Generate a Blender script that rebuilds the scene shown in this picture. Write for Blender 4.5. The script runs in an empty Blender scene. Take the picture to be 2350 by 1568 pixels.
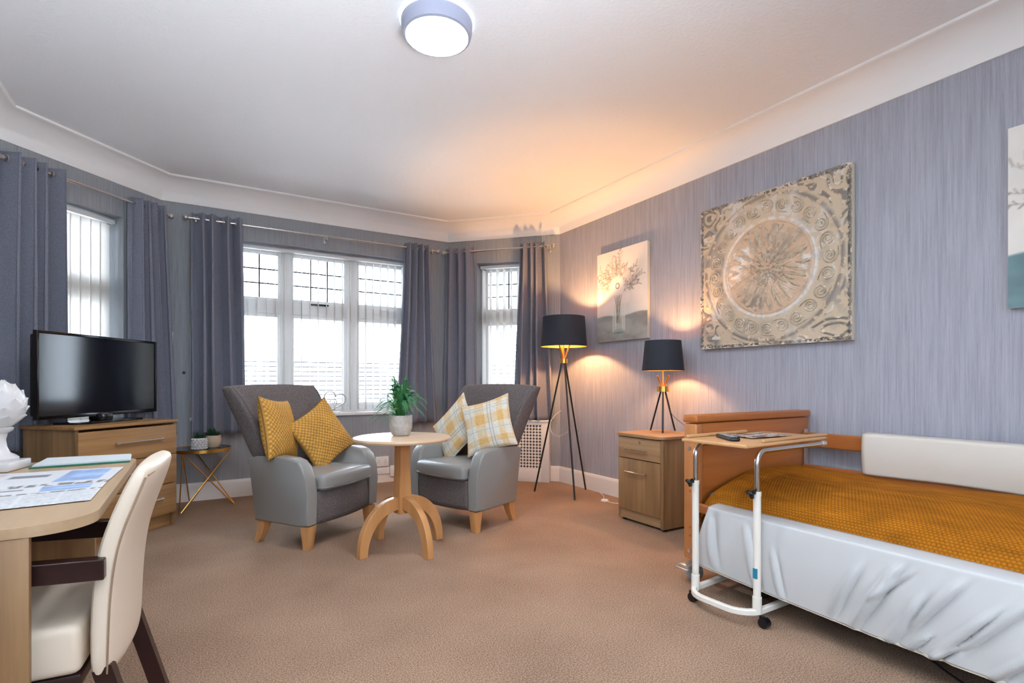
import bpy, bmesh, math, random
import numpy as np
from mathutils import Vector, Matrix, noise as mnoise
from math import sin, cos, pi, radians, sqrt, exp

sc = bpy.context.scene
COL = sc.collection
rnd = random.Random(7)

# ------------------------------------------------------------------ camera
cam = bpy.data.cameras.new('camera'); camo = bpy.data.objects.new('camera', cam); COL.objects.link(camo)
cam.sensor_width = 36; cam.lens = 36 * 1210 / 2350
cam.shift_y = 93 / 2350
cam.clip_start = 0.02
camo.location = (0, 0, 1.1); camo.rotation_euler = (pi / 2, 0, radians(-31.04))
sc.camera = camo
# ------------------------------------------------------------------ world (overcast white sky)
w = bpy.data.worlds.new('overcast'); sc.world = w; w.use_nodes = True
bg = w.node_tree.nodes['Background']
bg.inputs[0].default_value = (0.80, 0.90, 1.0, 1)
bg.inputs[1].default_value = 20.0
CEIL_E = 85.0        # emission of the ceiling lamp's diffuser
BULB_E = 1600.0       # emission of the two lamp bulbs
fl_ = bpy.data.lights.new('ceiling_fill', 'AREA'); fl_.shape = 'RECTANGLE'; fl_.size = 1.8; fl_.size_y = 0.8; fl_.energy = 100; fl_.spread = radians(120); fl_.color = (0.86, 0.93, 1.0)  # added fill light behind the camera, aimed up to lift the ceiling
flo = bpy.data.objects.new('ceiling_fill', fl_); COL.objects.link(flo); flo.location = (0.3, -0.35, 1.1)
flo.rotation_euler = Vector((-0.30, 0.36, 0.90)).to_track_quat('-Z', 'Y').to_euler()
sc.view_settings.view_transform = 'Standard'
sc.view_settings.look = 'None'
sc.view_settings.exposure = 0.3
sc.view_settings.gamma = 1
sc.view_settings.use_curve_mapping = False
sc.cycles.diffuse_bounces = 6
sc.cycles.max_bounces = 12
sc.cycles.transparent_max_bounces = 24
sc.cycles.sample_clamp_indirect = 8

# ------------------------------------------------------------------ materials
def lin(c):
    return tuple(((x / 12.92) if x <= 0.04045 else ((x + 0.055) / 1.055) ** 2.4) for x in c[:3])
def L4(c): return (*lin(c), 1)

class NT:
    def __init__(s, name):
        s.m = bpy.data.materials.new(name); s.m.use_nodes = True
        s.t = s.m.node_tree; s.p = s.t.nodes['Principled BSDF']; s.out = s.t.nodes['Material Output']
    def n(s, typ, **k):
        nd = s.t.nodes.new(typ)
        for a, v in k.items():
            if a.startswith('i_'): nd.inputs[a[2:]].default_value = v
            else: setattr(nd, a, v)
        return nd
    def l(s, a, b): s.t.links.new(a, b)
    def coords(s, scale, rot=(0, 0, 0), kind='Object'):
        tc = s.n('ShaderNodeTexCoord'); mp = s.n('ShaderNodeMapping')
        mp.inputs['Scale'].default_value = scale; mp.inputs['Rotation'].default_value = rot
        s.l(tc.outputs[kind], mp.inputs['Vector']); return mp.outputs[0]
    def noise(s, vec, scale=1, detail=3, rough=0.5):
        nd = s.n('ShaderNodeTexNoise'); nd.inputs['Scale'].default_value = scale
        nd.inputs['Detail'].default_value = detail; nd.inputs['Roughness'].default_value = rough
        s.l(vec, nd.inputs['Vector']); return nd.outputs['Fac']
    def ramp(s, fac, stops):
        r = s.n('ShaderNodeValToRGB'); e = r.color_ramp.elements
        e[0].position, e[0].color = stops[0][0], L4(stops[0][1])
        e[1].position, e[1].color = stops[1][0], L4(stops[1][1])
        for p_, c_ in stops[2:]:
            x = e.new(p_); x.color = L4(c_)
        s.l(fac, r.inputs['Fac']); return r.outputs['Color']
    def bump(s, h, strength, dist):
        b = s.n('ShaderNodeBump'); b.inputs['Strength'].default_value = strength; b.inputs['Distance'].default_value = dist
        s.l(h, b.inputs['Height']); s.l(b.outputs[0], s.p.inputs['Normal'])
    def set(s, rough=None, metal=None, color=None, spec=None, **k):
        if rough is not None: s.p.inputs['Roughness'].default_value = rough
        if metal is not None: s.p.inputs['Metallic'].default_value = metal
        if color is not None: s.p.inputs['Base Color'].default_value = L4(color)
        if spec is not None: s.p.inputs['Specular IOR Level'].default_value = spec
        return s

def plain(name, c, rough=0.5, metal=0, spec=None, var=0.0, vs=8, bump=0, bs=60):
    m = NT(name).set(rough, metal, c, spec)
    if var:
        f = m.noise(m.coords((vs,) * 3), 1, 4)
        m.l(m.ramp(f, [(0.3, tuple(max(0, x - var) for x in c)), (0.7, tuple(min(1, x + var) for x in c))]), m.p.inputs['Base Color'])
    if bump:
        m.bump(m.noise(m.coords((bs,) * 3), 1, 3), 0.5, bump)
    return m.m

def wood(name, dark, light, axis='x', rough=0.45, gs=26.0, bump=0.0004):
    m = NT(name).set(rough)
    s = {'x': (1.2, gs, gs), 'y': (gs, 1.2, gs), 'z': (gs, gs, 1.2)}[axis]
    a = m.noise(m.coords(s), 1, 5, 0.6)
    s2 = tuple(x * 0.22 for x in s)
    b = m.noise(m.coords(s2), 1, 3)
    mx = m.n('ShaderNodeMath', operation='ADD'); m.l(a, mx.inputs[0]); m.l(b, mx.inputs[1])
    h = m.n('ShaderNodeMath', operation='MULTIPLY'); m.l(mx.outputs[0], h.inputs[0]); h.inputs[1].default_value = 0.5
    m.l(m.ramp(h.outputs[0], [(0.35, dark), (0.65, light)]), m.p.inputs['Base Color'])
    m.bump(a, 0.3, bump)
    return m.m

def wallpaper(name, c, d=0.045, dist=0.006):
    m = NT(name).set(0.62, 0, c, 0.3)
    f = m.noise(m.coords((80, 80, 2.6)), 1, 4, 0.62)
    m.l(m.ramp(f, [(0.32, tuple(x - d for x in c)), (0.68, tuple(min(1, x + d) for x in c))]), m.p.inputs['Base Color'])
    m.bump(f, 0.85, dist)
    return m.m

def attr_mat(name, rough=0.7, bump=0, bs=300):
    m = NT(name).set(rough)
    a = m.n('ShaderNodeAttribute', attribute_name='Col'); m.l(a.outputs['Color'], m.p.inputs['Base Color'])
    if bump: m.bump(m.noise(m.coords((bs,) * 3), 1, 3), 0.5, bump)
    return m.m

M = {}
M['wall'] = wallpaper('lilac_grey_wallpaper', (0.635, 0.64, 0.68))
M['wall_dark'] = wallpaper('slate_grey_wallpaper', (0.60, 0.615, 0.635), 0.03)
M['white_paint'] = plain('white_paint', (0.90, 0.88, 0.86), 0.45)
M['coving'] = plain('coving_white', (0.96, 0.955, 0.95), 0.6)
M['upvc'] = plain('white_window_frame', (0.93, 0.93, 0.93), 0.35)
m = NT('textured_ceiling').set(0.75, 0, (0.95, 0.955, 0.965), 0.2)
m.bump(m.noise(m.coords((45, 45, 45)), 1, 5, 0.65), 0.9, 0.004); M['ceiling'] = m.m
m = NT('brown_carpet').set(0.95, 0, (0.6, 0.48, 0.38), 0.1)
f = m.noise(m.coords((170, 170, 170)), 1, 3, 0.8); f2 = m.noise(m.coords((2.2, 2.2, 2.2)), 1, 3)
mx = m.n('ShaderNodeMath', operation='MULTIPLY_ADD'); m.l(f2, mx.inputs[0]); mx.inputs[1].default_value = 0.13; m.l(f, mx.inputs[2])
m.l(m.ramp(mx.outputs[0], [(0.42, (0.40, 0.31, 0.25)), (0.70, (0.74, 0.62, 0.525))]), m.p.inputs['Base Color'])
m.bump(f, 0.8, 0.003); M['carpet'] = m.m
m = NT('window_glass')
m.t.nodes.remove(m.p)
tr = m.n('ShaderNodeBsdfTransparent'); tr.inputs[0].default_value = (.84, .86, .88, 1); gl = m.n('ShaderNodeBsdfGlossy'); gl.inputs['Roughness'].default_value = 0.02
fr = m.n('ShaderNodeFresnel'); fr.inputs['IOR'].default_value = 1.35; ms = m.n('ShaderNodeMixShader')
m.l(fr.outputs[0], ms.inputs[0]); m.l(tr.outputs[0], ms.inputs[1]); m.l(gl.outputs[0], ms.inputs[2]); m.l(ms.outputs[0], m.out.inputs[0])
M['glass'] = m.m
m = NT('blind_fabric'); m.t.nodes.remove(m.p)
df = m.n('ShaderNodeBsdfDiffuse'); df.inputs[0].default_value = L4((0.95, 0.94, 0.92))
tl = m.n('ShaderNodeBsdfTranslucent'); tl.inputs[0].default_value = L4((0.68, 0.66, 0.64)); ms = m.n('ShaderNodeMixShader'); ms.inputs[0].default_value = 0.5
m.l(df.outputs[0], ms.inputs[1]); m.l(tl.outputs[0], ms.inputs[2]); m.l(ms.outputs[0], m.out.inputs[0]); M['blind'] = m.m
m = NT('curtain_fabric').set(0.8, 0, (0.47, 0.48, 0.53), 0.25)
f = m.noise(m.coords((420, 420, 130)), 1, 3, 0.7)
m.l(m.ramp(f, [(0.35, (0.42, 0.43, 0.485)), (0.65, (0.56, 0.57, 0.625))]), m.p.inputs['Base Color']); m.bump(f, 0.4, 0.001)
m.p.inputs['Sheen Weight'].default_value = 0.15
M['curtain'] = m.m
M['chrome'] = plain('polished_steel', (0.82, 0.81, 0.80), 0.18, 1)
M['steel'] = plain('brushed_steel', (0.76, 0.75, 0.74), 0.3, .75)
M['gold'] = plain('satin_gold', (0.88, 0.66, 0.33), 0.28, 1)
M['gold_lining'] = plain('gold_foil_lining', (0.92, 0.68, 0.34), 0.3, 0.9)
M['black_metal'] = plain('black_metal', (0.07, 0.07, 0.08), 0.35)
M['shade'] = plain('navy_black_shade', (0.13, 0.15, 0.19), 0.75, var=0.01, vs=300)
M['oak'] = wood('light_oak_laminate', (0.52, 0.37, 0.22), (0.72, 0.55, 0.36), 'x')
M['oak_v'] = wood('light_oak_laminate_upright', (0.46, 0.34, 0.215), (0.66, 0.515, 0.35), 'z')
M['oak_y'] = wood('light_oak_laminate_lengthwise', (0.56, 0.43, 0.29), (0.72, 0.58, 0.43), 'y')
M['desk_top'] = wood('pale_oak_desktop', (0.66, 0.55, 0.42), (0.76, 0.65, 0.52), 'y', 0.38, 18)
M['beech'] = wood('beech_wood', (0.74, 0.52, 0.31), (0.85, 0.64, 0.42), 'z', 0.4, 14)
M['beech_top'] = wood('beech_table_top', (0.80, 0.68, 0.55), (0.87, 0.76, 0.64), 'x', 0.3, 14)
M['bed_wood'] = wood('orange_beech_bed', (0.60, 0.33, 0.13), (0.72, 0.43, 0.20), 'x', 0.38, 20)
M['bed_wood_v'] = wood('orange_beech_post', (0.66, 0.41, 0.22), (0.76, 0.51, 0.31), 'z', 0.4, 20)
M['bed_wood_y'] = wood('orange_beech_rail', (0.58, 0.33, 0.15), (0.70, 0.43, 0.22), 'y', 0.38, 20)
M['dark_wood'] = wood('dark_mahogany', (0.13, 0.065, 0.065), (0.21, 0.11, 0.10), 'x', 0.3, 20)
M['vinyl'] = plain('grey_vinyl', (0.56, 0.56, 0.55), 0.36, bump=0.0006, bs=40)
M['chair_fabric'] = plain('charcoal_chenille', (0.385, 0.355, 0.35), 0.9, var=0.09, vs=170, bump=0.0015, bs=260)
M['cream_leather'] = plain('cream_leather', (0.89, 0.83, 0.75), 0.38, bump=0.003, bs=9)
M['tv_black'] = plain('gloss_black_plastic', (0.03, 0.03, 0.035), 0.15)
M['tv_screen'] = plain('dark_tv_screen', (0.03, 0.035, 0.07), 0.10, spec=0.55)
M['white_plastic'] = plain('white_plastic', (0.90, 0.90, 0.90), 0.35)
M['grey_plastic'] = plain('grey_plastic', (0.55, 0.58, 0.60), 0.4)
M['black_plastic'] = plain('black_plastic', (0.05, 0.05, 0.07), 0.35)
M['white_metal'] = plain('cream_powder_coated_steel', (0.88, 0.86, 0.82), 0.35)
M['bumper'] = plain('white_bumper_vinyl', (0.745, 0.75, 0.75), 0.42, bump=0.001, bs=12)
M['bumper2'] = plain('ivory_bumper_vinyl', (0.84, 0.82, 0.78), 0.45)
M['hem'] = plain('ivory_hem', (0.82, 0.78, 0.71), 0.6)
M['ceramic'] = plain('glazed_white_ceramic', (0.80, 0.79, 0.785), 0.28)
M['pot_grey'] = plain('stone_pot', (0.72, 0.71, 0.69), 0.7, var=0.05, vs=45, bump=0.002, bs=60)
M['pot_beige'] = plain('beige_pot', (0.78, 0.70, 0.60), 0.6)
M['leaf'] = plain('fern_green', (0.20, 0.47, 0.29), 0.5, var=0.06, vs=18)
M['leaf_light'] = plain('fern_light_green', (0.30, 0.55, 0.28), 0.5, var=0.05, vs=18)
M['leaf_dark'] = plain('succulent_green', (0.12, 0.27, 0.17), 0.5, var=0.04, vs=40)
M['soil'] = plain('potting_soil', (0.18, 0.14, 0.1), 0.9)
M['paper'] = attr_mat('printed_paper', 0.6)
M['canvas_print'] = attr_mat('printed_canvas', 0.75, 0.0008, 500)
M['canvas_edge'] = plain('canvas_edge', (0.80, 0.76, 0.68), 0.8)
M['relief'] = attr_mat('distressed_relief', 0.6, 0.0015, 140)
m = NT('carved_scroll').set(.6); f = m.noise(m.coords((9, 9, 9)), 1, 5, .7); m.l(m.ramp(f, [(.36, (.44, .42, .40)), (.46, (.74, .68, .59)), (.56, (.76, .70, .61)), (.64, (.92, .91, .89))]), m.p.inputs['Base Color']); M['scroll'] = m.m
M['cushion_print'] = attr_mat('plaid_wool', 0.9, 0.0015, 350)
M['mustard_weave'] = attr_mat('mustard_velvet_weave', 0.75, 0.0008, 300)
M['blanket'] = attr_mat('ochre_waffle_fleece', 0.85, 0.0015, 220)
M['blanket'].node_tree.nodes['Principled BSDF'].inputs['Specular IOR Level'].default_value = 0.12
M['mattress'] = plain('blue_mattress', (0.35, 0.42, 0.5), 0.6)
M['stitch'] = plain('brown_stitching', (0.60, 0.50, 0.41), 0.6)
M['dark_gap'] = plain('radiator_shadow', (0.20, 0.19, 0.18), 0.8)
M['green_card'] = plain('green_folder', (0.10, 0.42, 0.32), 0.5)
M['lead'] = plain('lead_came', (0.15, 0.16, 0.2), 0.6)
M['fence'] = plain('white_fence_board', (0.93, 0.92, 0.91), 0.7)
M['pale_ground'] = plain('bounce_ground', (0.86, 0.85, 0.83), 0.9, var=0.03, vs=5)  # ground colour made pale so daylight bounces up onto the ceiling
M['bark'] = plain('bark', (0.3, 0.24, 0.2), 0.9)
M['foliage'] = plain('hedge_leaves', (0.45, 0.55, 0.48), 0.7, var=0.08, vs=6)
m = NT('lamp_diffuser'); m.p.inputs['Emission Color'].default_value = (0.86, 0.92, 1, 1); m.p.inputs['Emission Strength'].default_value = CEIL_E; M['diffuser'] = m.m
m = NT('translucent_rim'); m.set(.4, 0, (.9, .92, .98)); m.p.inputs['Emission Color'].default_value = (0.85, 0.9, 1, 1); m.p.inputs['Emission Strength'].default_value = .8; M['rim_glow'] = m.m
m = NT('warm_bulb'); m.p.inputs['Emission Color'].default_value = (1, 0.53, 0.215, 1); m.p.inputs['Emission Strength'].default_value = BULB_E; M['bulb'] = m.m
m = NT('warm_bulb_dim'); m.p.inputs['Emission Color'].default_value = (1, 0.53, 0.215, 1); m.p.inputs['Emission Strength'].default_value = BULB_E * .5; M['bulb_dim'] = m.m

# ------------------------------------------------------------------ builders
def tag(o, label=None, cat=None, group=None, kind=None):
    if label: o['label'] = label
    if cat: o['category'] = cat
    if group: o['group'] = group
    if kind: o['kind'] = kind
    return o
def thing(name, label, cat, loc=(0, 0, 0), rz=0, group=None):
    o = bpy.data.objects.new(name, None); COL.objects.link(o); o.empty_display_size = 0.05
    o.location = loc; o.rotation_euler = (0, 0, radians(rz)); return tag(o, label, cat, group)
def structure(name, loc=(0, 0, 0), rz=0):
    o = bpy.data.objects.new(name, None); COL.objects.link(o)
    o.location = loc; o.rotation_euler = (0, 0, radians(rz)); o['kind'] = 'structure'; return o
def link(name, me, mat, parent=None, smooth=False):
    o = bpy.data.objects.new(name, me); COL.objects.link(o)
    if mat is not None and not me.materials: me.materials.append(mat)
    if smooth: me.polygons.foreach_set('use_smooth', [True] * len(me.polygons))
    if parent: o.parent = parent
    return o
def obj(name, bm, mat, parent=None, smooth=True, ang=40):
    me = bpy.data.meshes.new(name)
    bmesh.ops.recalc_face_normals(bm, faces=bm.faces)
    bm.to_mesh(me); bm.free()
    o = link(name, me, mat, parent)
    if smooth:
        me.polygons.foreach_set('use_smooth', [True] * len(me.polygons))
        me.set_sharp_from_angle(angle=radians(ang))
    return o
def struct(name, bm, mat, parent=None, smooth=False):
    o = obj(name, bm, mat, parent, smooth)
    if parent is None: o['kind'] = 'structure'
    return o
def B(): return bmesh.new()
def box(bm, x0, x1, y0, y1, z0, z1, bev=0, seg=2, mat=None):
    r = bmesh.ops.create_cube(bm, size=1)
    vs = r['verts']
    for v in vs:
        v.co = Vector(((x0 + x1) / 2 + v.co.x * (x1 - x0), (y0 + y1) / 2 + v.co.y * (y1 - y0), (z0 + z1) / 2 + v.co.z * (z1 - z0)))
    if bev:
        es = list({e for v in vs for e in v.link_edges})
        r = bmesh.ops.bevel(bm, geom=es, offset=bev, segments=seg, affect='EDGES', profile=0.5)
        vs = list({v for f in r['faces'] for v in f.verts} | {v for v in vs if v.is_valid})
    if mat is not None:
        for v in vs: v.co = mat @ v.co
    return vs
def tube(bm, pts, r, seg=8, closed=False, square=None):
    pts = [Vector(p) for p in pts]; n = len(pts)
    rs = r if isinstance(r, (list, tuple)) else [r] * n
    rings = []; up = None
    for i, p in enumerate(pts):
        if closed: t = (pts[(i + 1) % n] - pts[i - 1]).normalized()
        else: t = (pts[min(i + 1, n - 1)] - pts[max(i - 1, 0)]).normalized()
        if up is None:
            up = Vector((0, 0, 1)) if abs(t.z) < 0.9 else Vector((1, 0, 0))
        a = (up - t * up.dot(t)).normalized(); b = t.cross(a); up = a
        ring = []
        if square:
            hw, hh = square
            for (s1, s2) in ((-1, -1), (1, -1), (1, 1), (-1, 1)): ring.append(bm.verts.new(p + b * hw * s1 + a * hh * s2))
        else:
            for k in range(seg):
                th = 2 * pi * k / seg; ring.append(bm.verts.new(p + (a * cos(th) + b * sin(th)) * rs[i]))
        rings.append(ring)
    m_ = len(rings[0])
    for i in range(n if closed else n - 1):
        A, C = rings[i], rings[(i + 1) % n]
        for k in range(m_): bm.faces.new((A[k], A[(k + 1) % m_], C[(k + 1) % m_], C[k]))
    if not closed:
        bm.faces.new(rings[0][::-1]); bm.faces.new(rings[-1])
def lathe(bm, prof, c=(0, 0, 0), seg=32, cap=True):
    rings = []
    for (r, z) in prof:
        rings.append([bm.verts.new((c[0] + r * cos(2 * pi * k / seg), c[1] + r * sin(2 * pi * k / seg), c[2] + z)) for k in range(seg)])
    for A, C in zip(rings, rings[1:]):
        for k in range(seg): bm.faces.new((A[k], A[(k + 1) % seg], C[(k + 1) % seg], C[k]))
    if cap:
        bm.faces.new(rings[0][::-1]); bm.faces.new(rings[-1])
def sphere(bm, c, r, sub=2, sc_=(1, 1, 1)):
    q = bmesh.ops.create_icosphere(bm, subdivisions=sub, radius=r)
    for v in q['verts']: v.co = Vector((v.co.x * sc_[0] + c[0], v.co.y * sc_[1] + c[1], v.co.z * sc_[2] + c[2]))
def prism(bm, poly, a, b, axis='x', bev=0, seg=2):
    def P(u, v, w_):
        return {'x': (w_, u, v), 'y': (u, w_, v), 'z': (u, v, w_)}[axis]
    A = [bm.verts.new(P(u, v, a)) for u, v in poly]; C = [bm.verts.new(P(u, v, b)) for u, v in poly]
    n = len(poly); f = [bm.faces.new(A[::-1]), bm.faces.new(C)]
    for k in range(n): f.append(bm.faces.new((A[k], A[(k + 1) % n], C[(k + 1) % n], C[k])))
    vs = A + C
    if bev:
        es = [e for e in {e for q in f[:2] for e in q.edges}]
        r = bmesh.ops.bevel(bm, geom=es, offset=bev, segments=seg, affect='EDGES', profile=0.5)
        vs = [v for v in bm.verts]
    return vs
def rbox(name, mat, parent, x0, x1, y0, y1, z0, z1, bev=0.003, seg=2):
    bm = B(); box(bm, x0, x1, y0, y1, z0, z1, bev, seg); return obj(name, bm, mat, parent)
def gridmesh(name, P, mat, parent=None, col=None, wrap=False):
    """P: (n,m,3) array -> smooth quad grid; col: (n,m,3) linear colours"""
    n, m_ = P.shape[:2]
    me = bpy.data.meshes.new(name)
    idx = np.arange(n * m_).reshape(n, m_)
    f = np.stack([idx[:-1, :-1], idx[1:, :-1], idx[1:, 1:], idx[:-1, 1:]], -1).reshape(-1, 4)
    me.from_pydata(P.reshape(-1, 3).tolist(), [], f.tolist())
    me.polygons.foreach_set('use_smooth', [True] * len(me.polygons))
    if col is not None: setcol(me, col.reshape(-1, 3))
    return link(name, me, mat, parent)
def setcol(me, c):
    a = me.color_attributes.new('Col', 'FLOAT_COLOR', 'POINT')
    c4 = np.ones((len(c), 4), dtype=np.float32); c4[:, :3] = c
    a.data.foreach_set('color', c4.ravel())
def lina(c):
    c = np.clip(np.asarray(c, float), 0, 1); return np.where(c <= 0.04045, c / 12.92, ((c + 0.055) / 1.055) ** 2.4)
RG = np.random.RandomState(5)
def fnoise(U, V, s, seed=0, octs=3):
    """smooth value noise on arrays"""
    out = np.zeros_like(U, dtype=float); amp = 1.0; tot = 0
    for o in range(octs):
        rs = np.random.RandomState(seed * 13 + o); n = 64; g = rs.rand(n, n)
        x = U * s * 2 ** o; y = V * s * 2 ** o
        xi = np.floor(x).astype(int); yi = np.floor(y).astype(int); fx = x - xi; fy = y - yi
        fx = fx * fx * (3 - 2 * fx); fy = fy * fy * (3 - 2 * fy)
        a = g[xi % n, yi % n]; b = g[(xi + 1) % n, yi % n]; c = g[xi % n, (yi + 1) % n]; d = g[(xi + 1) % n, (yi + 1) % n]
        out += amp * ((a * (1 - fx) + b * fx) * (1 - fy) + (c * (1 - fx) + d * fx) * fy); tot += amp; amp *= 0.55
    return out / tot
def bez(p, n=12):
    """Catmull-Rom through points"""
    P = [Vector(q) for q in p]; P = [P[0]] + P + [P[-1]]; out = []
    for i in range(1, len(P) - 2):
        for k in range(n):
            t = k / n
            out.append(0.5 * ((2 * P[i]) + (-P[i - 1] + P[i + 1]) * t + (2 * P[i - 1] - 5 * P[i] + 4 * P[i + 1] - P[i + 2]) * t * t + (-P[i - 1] + 3 * P[i] - 3 * P[i + 1] + P[i + 2]) * t ** 3))
    out.append(P[-2]); return out

# ================================================================== THE ROOM
XR, XL, YF, YB = 3.47, -1.20, 5.70, -1.70
HW, HC = 2.75, 2.935
A0 = Vector((-1.2, 4.76)); A1 = Vector((-0.26, 5.70)); A2 = Vector((2.55, 5.70)); A3 = Vector((3.47, 4.73))
bm = B(); box(bm, -1.6, 3.9, YB - 0.4, 6.2, -0.1, 0); struct('floor', bm, M['carpet'])
bm = B(); box(bm, -1.6, 3.9, YB - 0.4, 6.2, HC, HC + 0.12); struct('ceiling', bm, M['ceiling'])

def wall(name, p0, p1, mat, openings=(), th=0.30, ext0=0.0, ext1=0.0):
    """inside face on the line p0->p1 (room on the right of the direction); openings (s0,s1,z0,z1)"""
    p0 = Vector(p0); p1 = Vector(p1); d = (p1 - p0); Lw = d.length; d.normalize(); n = Vector((-d.y, d.x))
    Mx = Matrix(((d.x, n.x, 0, p0.x), (d.y, n.y, 0, p0.y), (0, 0, 1, 0), (0, 0, 0, 1)))
    bm = B(); s = -ext0
    for (s0, s1, z0, z1) in openings:
        box(bm, s, s0, 0, th, 0, HC, mat=Mx)
        box(bm, s0, s1, 0, th, 0, z0, mat=Mx); box(bm, s0, s1, 0, th, z1, HC, mat=Mx); s = s1
    box(bm, s, Lw + ext1, 0, th, 0, HC, mat=Mx)
    struct(name, bm, mat); return Mx
SILL, HEAD = 0.775, 2.475
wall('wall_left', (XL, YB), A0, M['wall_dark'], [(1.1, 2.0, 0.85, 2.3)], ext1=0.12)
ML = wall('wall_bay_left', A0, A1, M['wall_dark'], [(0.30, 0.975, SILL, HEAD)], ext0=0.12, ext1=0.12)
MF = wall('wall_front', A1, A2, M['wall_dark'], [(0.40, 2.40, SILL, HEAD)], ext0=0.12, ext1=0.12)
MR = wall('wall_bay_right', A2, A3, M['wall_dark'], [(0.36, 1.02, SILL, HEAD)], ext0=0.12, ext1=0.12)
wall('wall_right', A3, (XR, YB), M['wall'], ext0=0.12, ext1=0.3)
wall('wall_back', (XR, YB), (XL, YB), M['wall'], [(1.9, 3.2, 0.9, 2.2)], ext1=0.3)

def sweep(name, prof, pts, mat):
    """profile (inset, z) swept round an open convex polyline with mitres; room lies right of the direction"""
    pts = [Vector(p) for p in pts]; bm = B(); rings = []
    for i, p in enumerate(pts):
        ns = []
        if i > 0: d = (p - pts[i - 1]).normalized(); ns.append(Vector((d.y, -d.x)))
        if i < len(pts) - 1: d = (pts[i + 1] - p).normalized(); ns.append(Vector((d.y, -d.x)))
        mvec = sum(ns, Vector((0, 0))).normalized(); k = 1 / max(0.3, mvec.dot(ns[0]))
        rings.append([bm.verts.new((p.x + mvec.x * a * k, p.y + mvec.y * a * k, z)) for a, z in prof])
    for A, C in zip(rings, rings[1:]):
        for k in range(len(prof) - 1): bm.faces.new((A[k], A[k + 1], C[k + 1], C[k]))
    return struct(name, bm, mat, smooth=True)
cp = [(0.0, HW - 0.012), (0.012, HW - 0.012), (0.012, HW)]
for k in range(0, 11):
    a = pi / 2 * k / 10; cp.append((0.012 + 0.155 * (1 - cos(a)), HW + 0.165 * sin(a)))
cp += [(0.172, HC - 0.02), (0.184, HC - 0.014), (0.186, HC)]
sweep('trim_1', cp, [(XR, YB), (XL, YB)][::-1][:0] + [(XL, YB), A0, A1, A2, A3, (XR, YB)], M['coving'])
bp = [(0.001, 0.168), (0.010, 0.166), (0.018, 0.150), (0.020, 0.135), (0.020, 0.0)]
sweep('baseboard_left', bp, [(XL, YB), A0, A1], M['white_paint'])
sweep('baseboard_front', bp, [A1, A2, A3], M['white_paint'])
sweep('baseboard_right', bp, [A3, (XR, YB)], M['white_paint'])

# ---- windows (local frame: x along wall, y outwards, z up)
def to3(Mx): return Mx
def window(name, Mx, s0, s1, lights, cols, z0=SILL, z1=HEAD, yf=0.17, sill=True):
    W_ = structure(name); W_.matrix_world = Mx
    d = 0.07
    bm = B()
    for q in ((s0, s0 + .05, z0, z1), (s1 - .05, s1, z0, z1), (s0 + .05, s1 - .05, z1 - .05, z1), (s0 + .05, s1 - .05, z0, z0 + .06)):
        box(bm, q[0], q[1], yf, yf + d, q[2], q[3], 0.004)
    obj('window_frame', bm, M['upvc'], W_)
    zt0, zt1 = 1.80, 1.93
    wl = (s1 - s0) / lights
    for i in range(lights - 1):
        x = s0 + wl * (i + 1); rbox('mullion', M['upvc'], W_, x - .045, x + .045, yf - 0.01, yf + d, z0 + .06, z1 - .05, 0.005)
    for i in range(lights):
        a = s0 + wl * i + (.045 if i else .05); b = s0 + wl * (i + 1) - (.045 if i < lights - 1 else .05)
        rbox('transom', M['upvc'], W_, a, b, yf, yf + d, zt0, zt1, 0.005)
        bm = B()
        for q in ((a, a + .035, z0 + .06, zt0), (b - .035, b, z0 + .06, zt0), (a + .035, b - .035, z0 + .06, z0 + .1), (a + .035, b - .035, zt0 - .035, zt0)):
            box(bm, q[0], q[1], yf + .01, yf + .05, q[2], q[3], 0.003)
        cs = obj('casement', bm, M['upvc'], W_)
        bm = B(); box(bm, a + .035, b - .035, yf + .028, yf + .032, z0 + .1, zt0 - .035); obj('pane', bm, M['glass'], cs, False)
        # top light with leaded panes
        bm = B()
        for q in ((a, a + .03, zt1, z1 - .05), (b - .03, b, zt1, z1 - .05), (a + .03, b - .03, zt1, zt1 + .03), (a + .03, b - .03, z1 - .08, z1 - .05)):
            box(bm, q[0], q[1], yf + .01, yf + .05, q[2], q[3], 0.003)
        fl = obj('top_light', bm, M['upvc'], W_)
        xa, xb, za, zb = a + .03, b - .03, zt1 + .03, z1 - .08
        for c in range(cols):
            for r in range(3):
                bm = B(); box(bm, xa + (xb - xa) * c / cols + .003, xa + (xb - xa) * (c + 1) / cols - .003, yf + .028, yf + .032, za + (zb - za) * r / 3 + .003, za + (zb - za) * (r + 1) / 3 - .003)
                obj('leaded_pane', bm, M['glass'], fl, False)
        bm = B()
        for c in range(1, cols): x = xa + (xb - xa) * c / cols; box(bm, x - .007, x + .007, yf + .024, yf + .036, za, zb)
        for r in range(1, 3): z = za + (zb - za) * r / 3; box(bm, xa, xb, yf + .0245, yf + .0355, z - .0065, z + .0065)
        obj('lead_bar', bm, M['lead'], fl, False)
    if lights == 3:
        rbox('window_handle', M['black_plastic'], W_, (s0 + s1) / 2 - .09, (s0 + s1) / 2 + .09, yf - .02, yf, zt1 - .02, zt1 - .004, .003)
    else:
        rbox('window_handle', M['grey_plastic'], W_, s0 + .03, s0 + .045, yf - .03, yf, 1.05, 1.17, .003)
    if sill:
        rbox('window_sill', M['upvc'], W_, s0 - .06, s1 + .06, -.035, yf, z0 - .028, z0 + .004, 0.006)
    return W_
window('window_1', ML, 0.30, 0.975, 1, 3)
window('window_2', MF, 0.40, 2.40, 3, 3)
window('window_3', MR, 0.36, 1.02, 1, 4)
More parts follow.
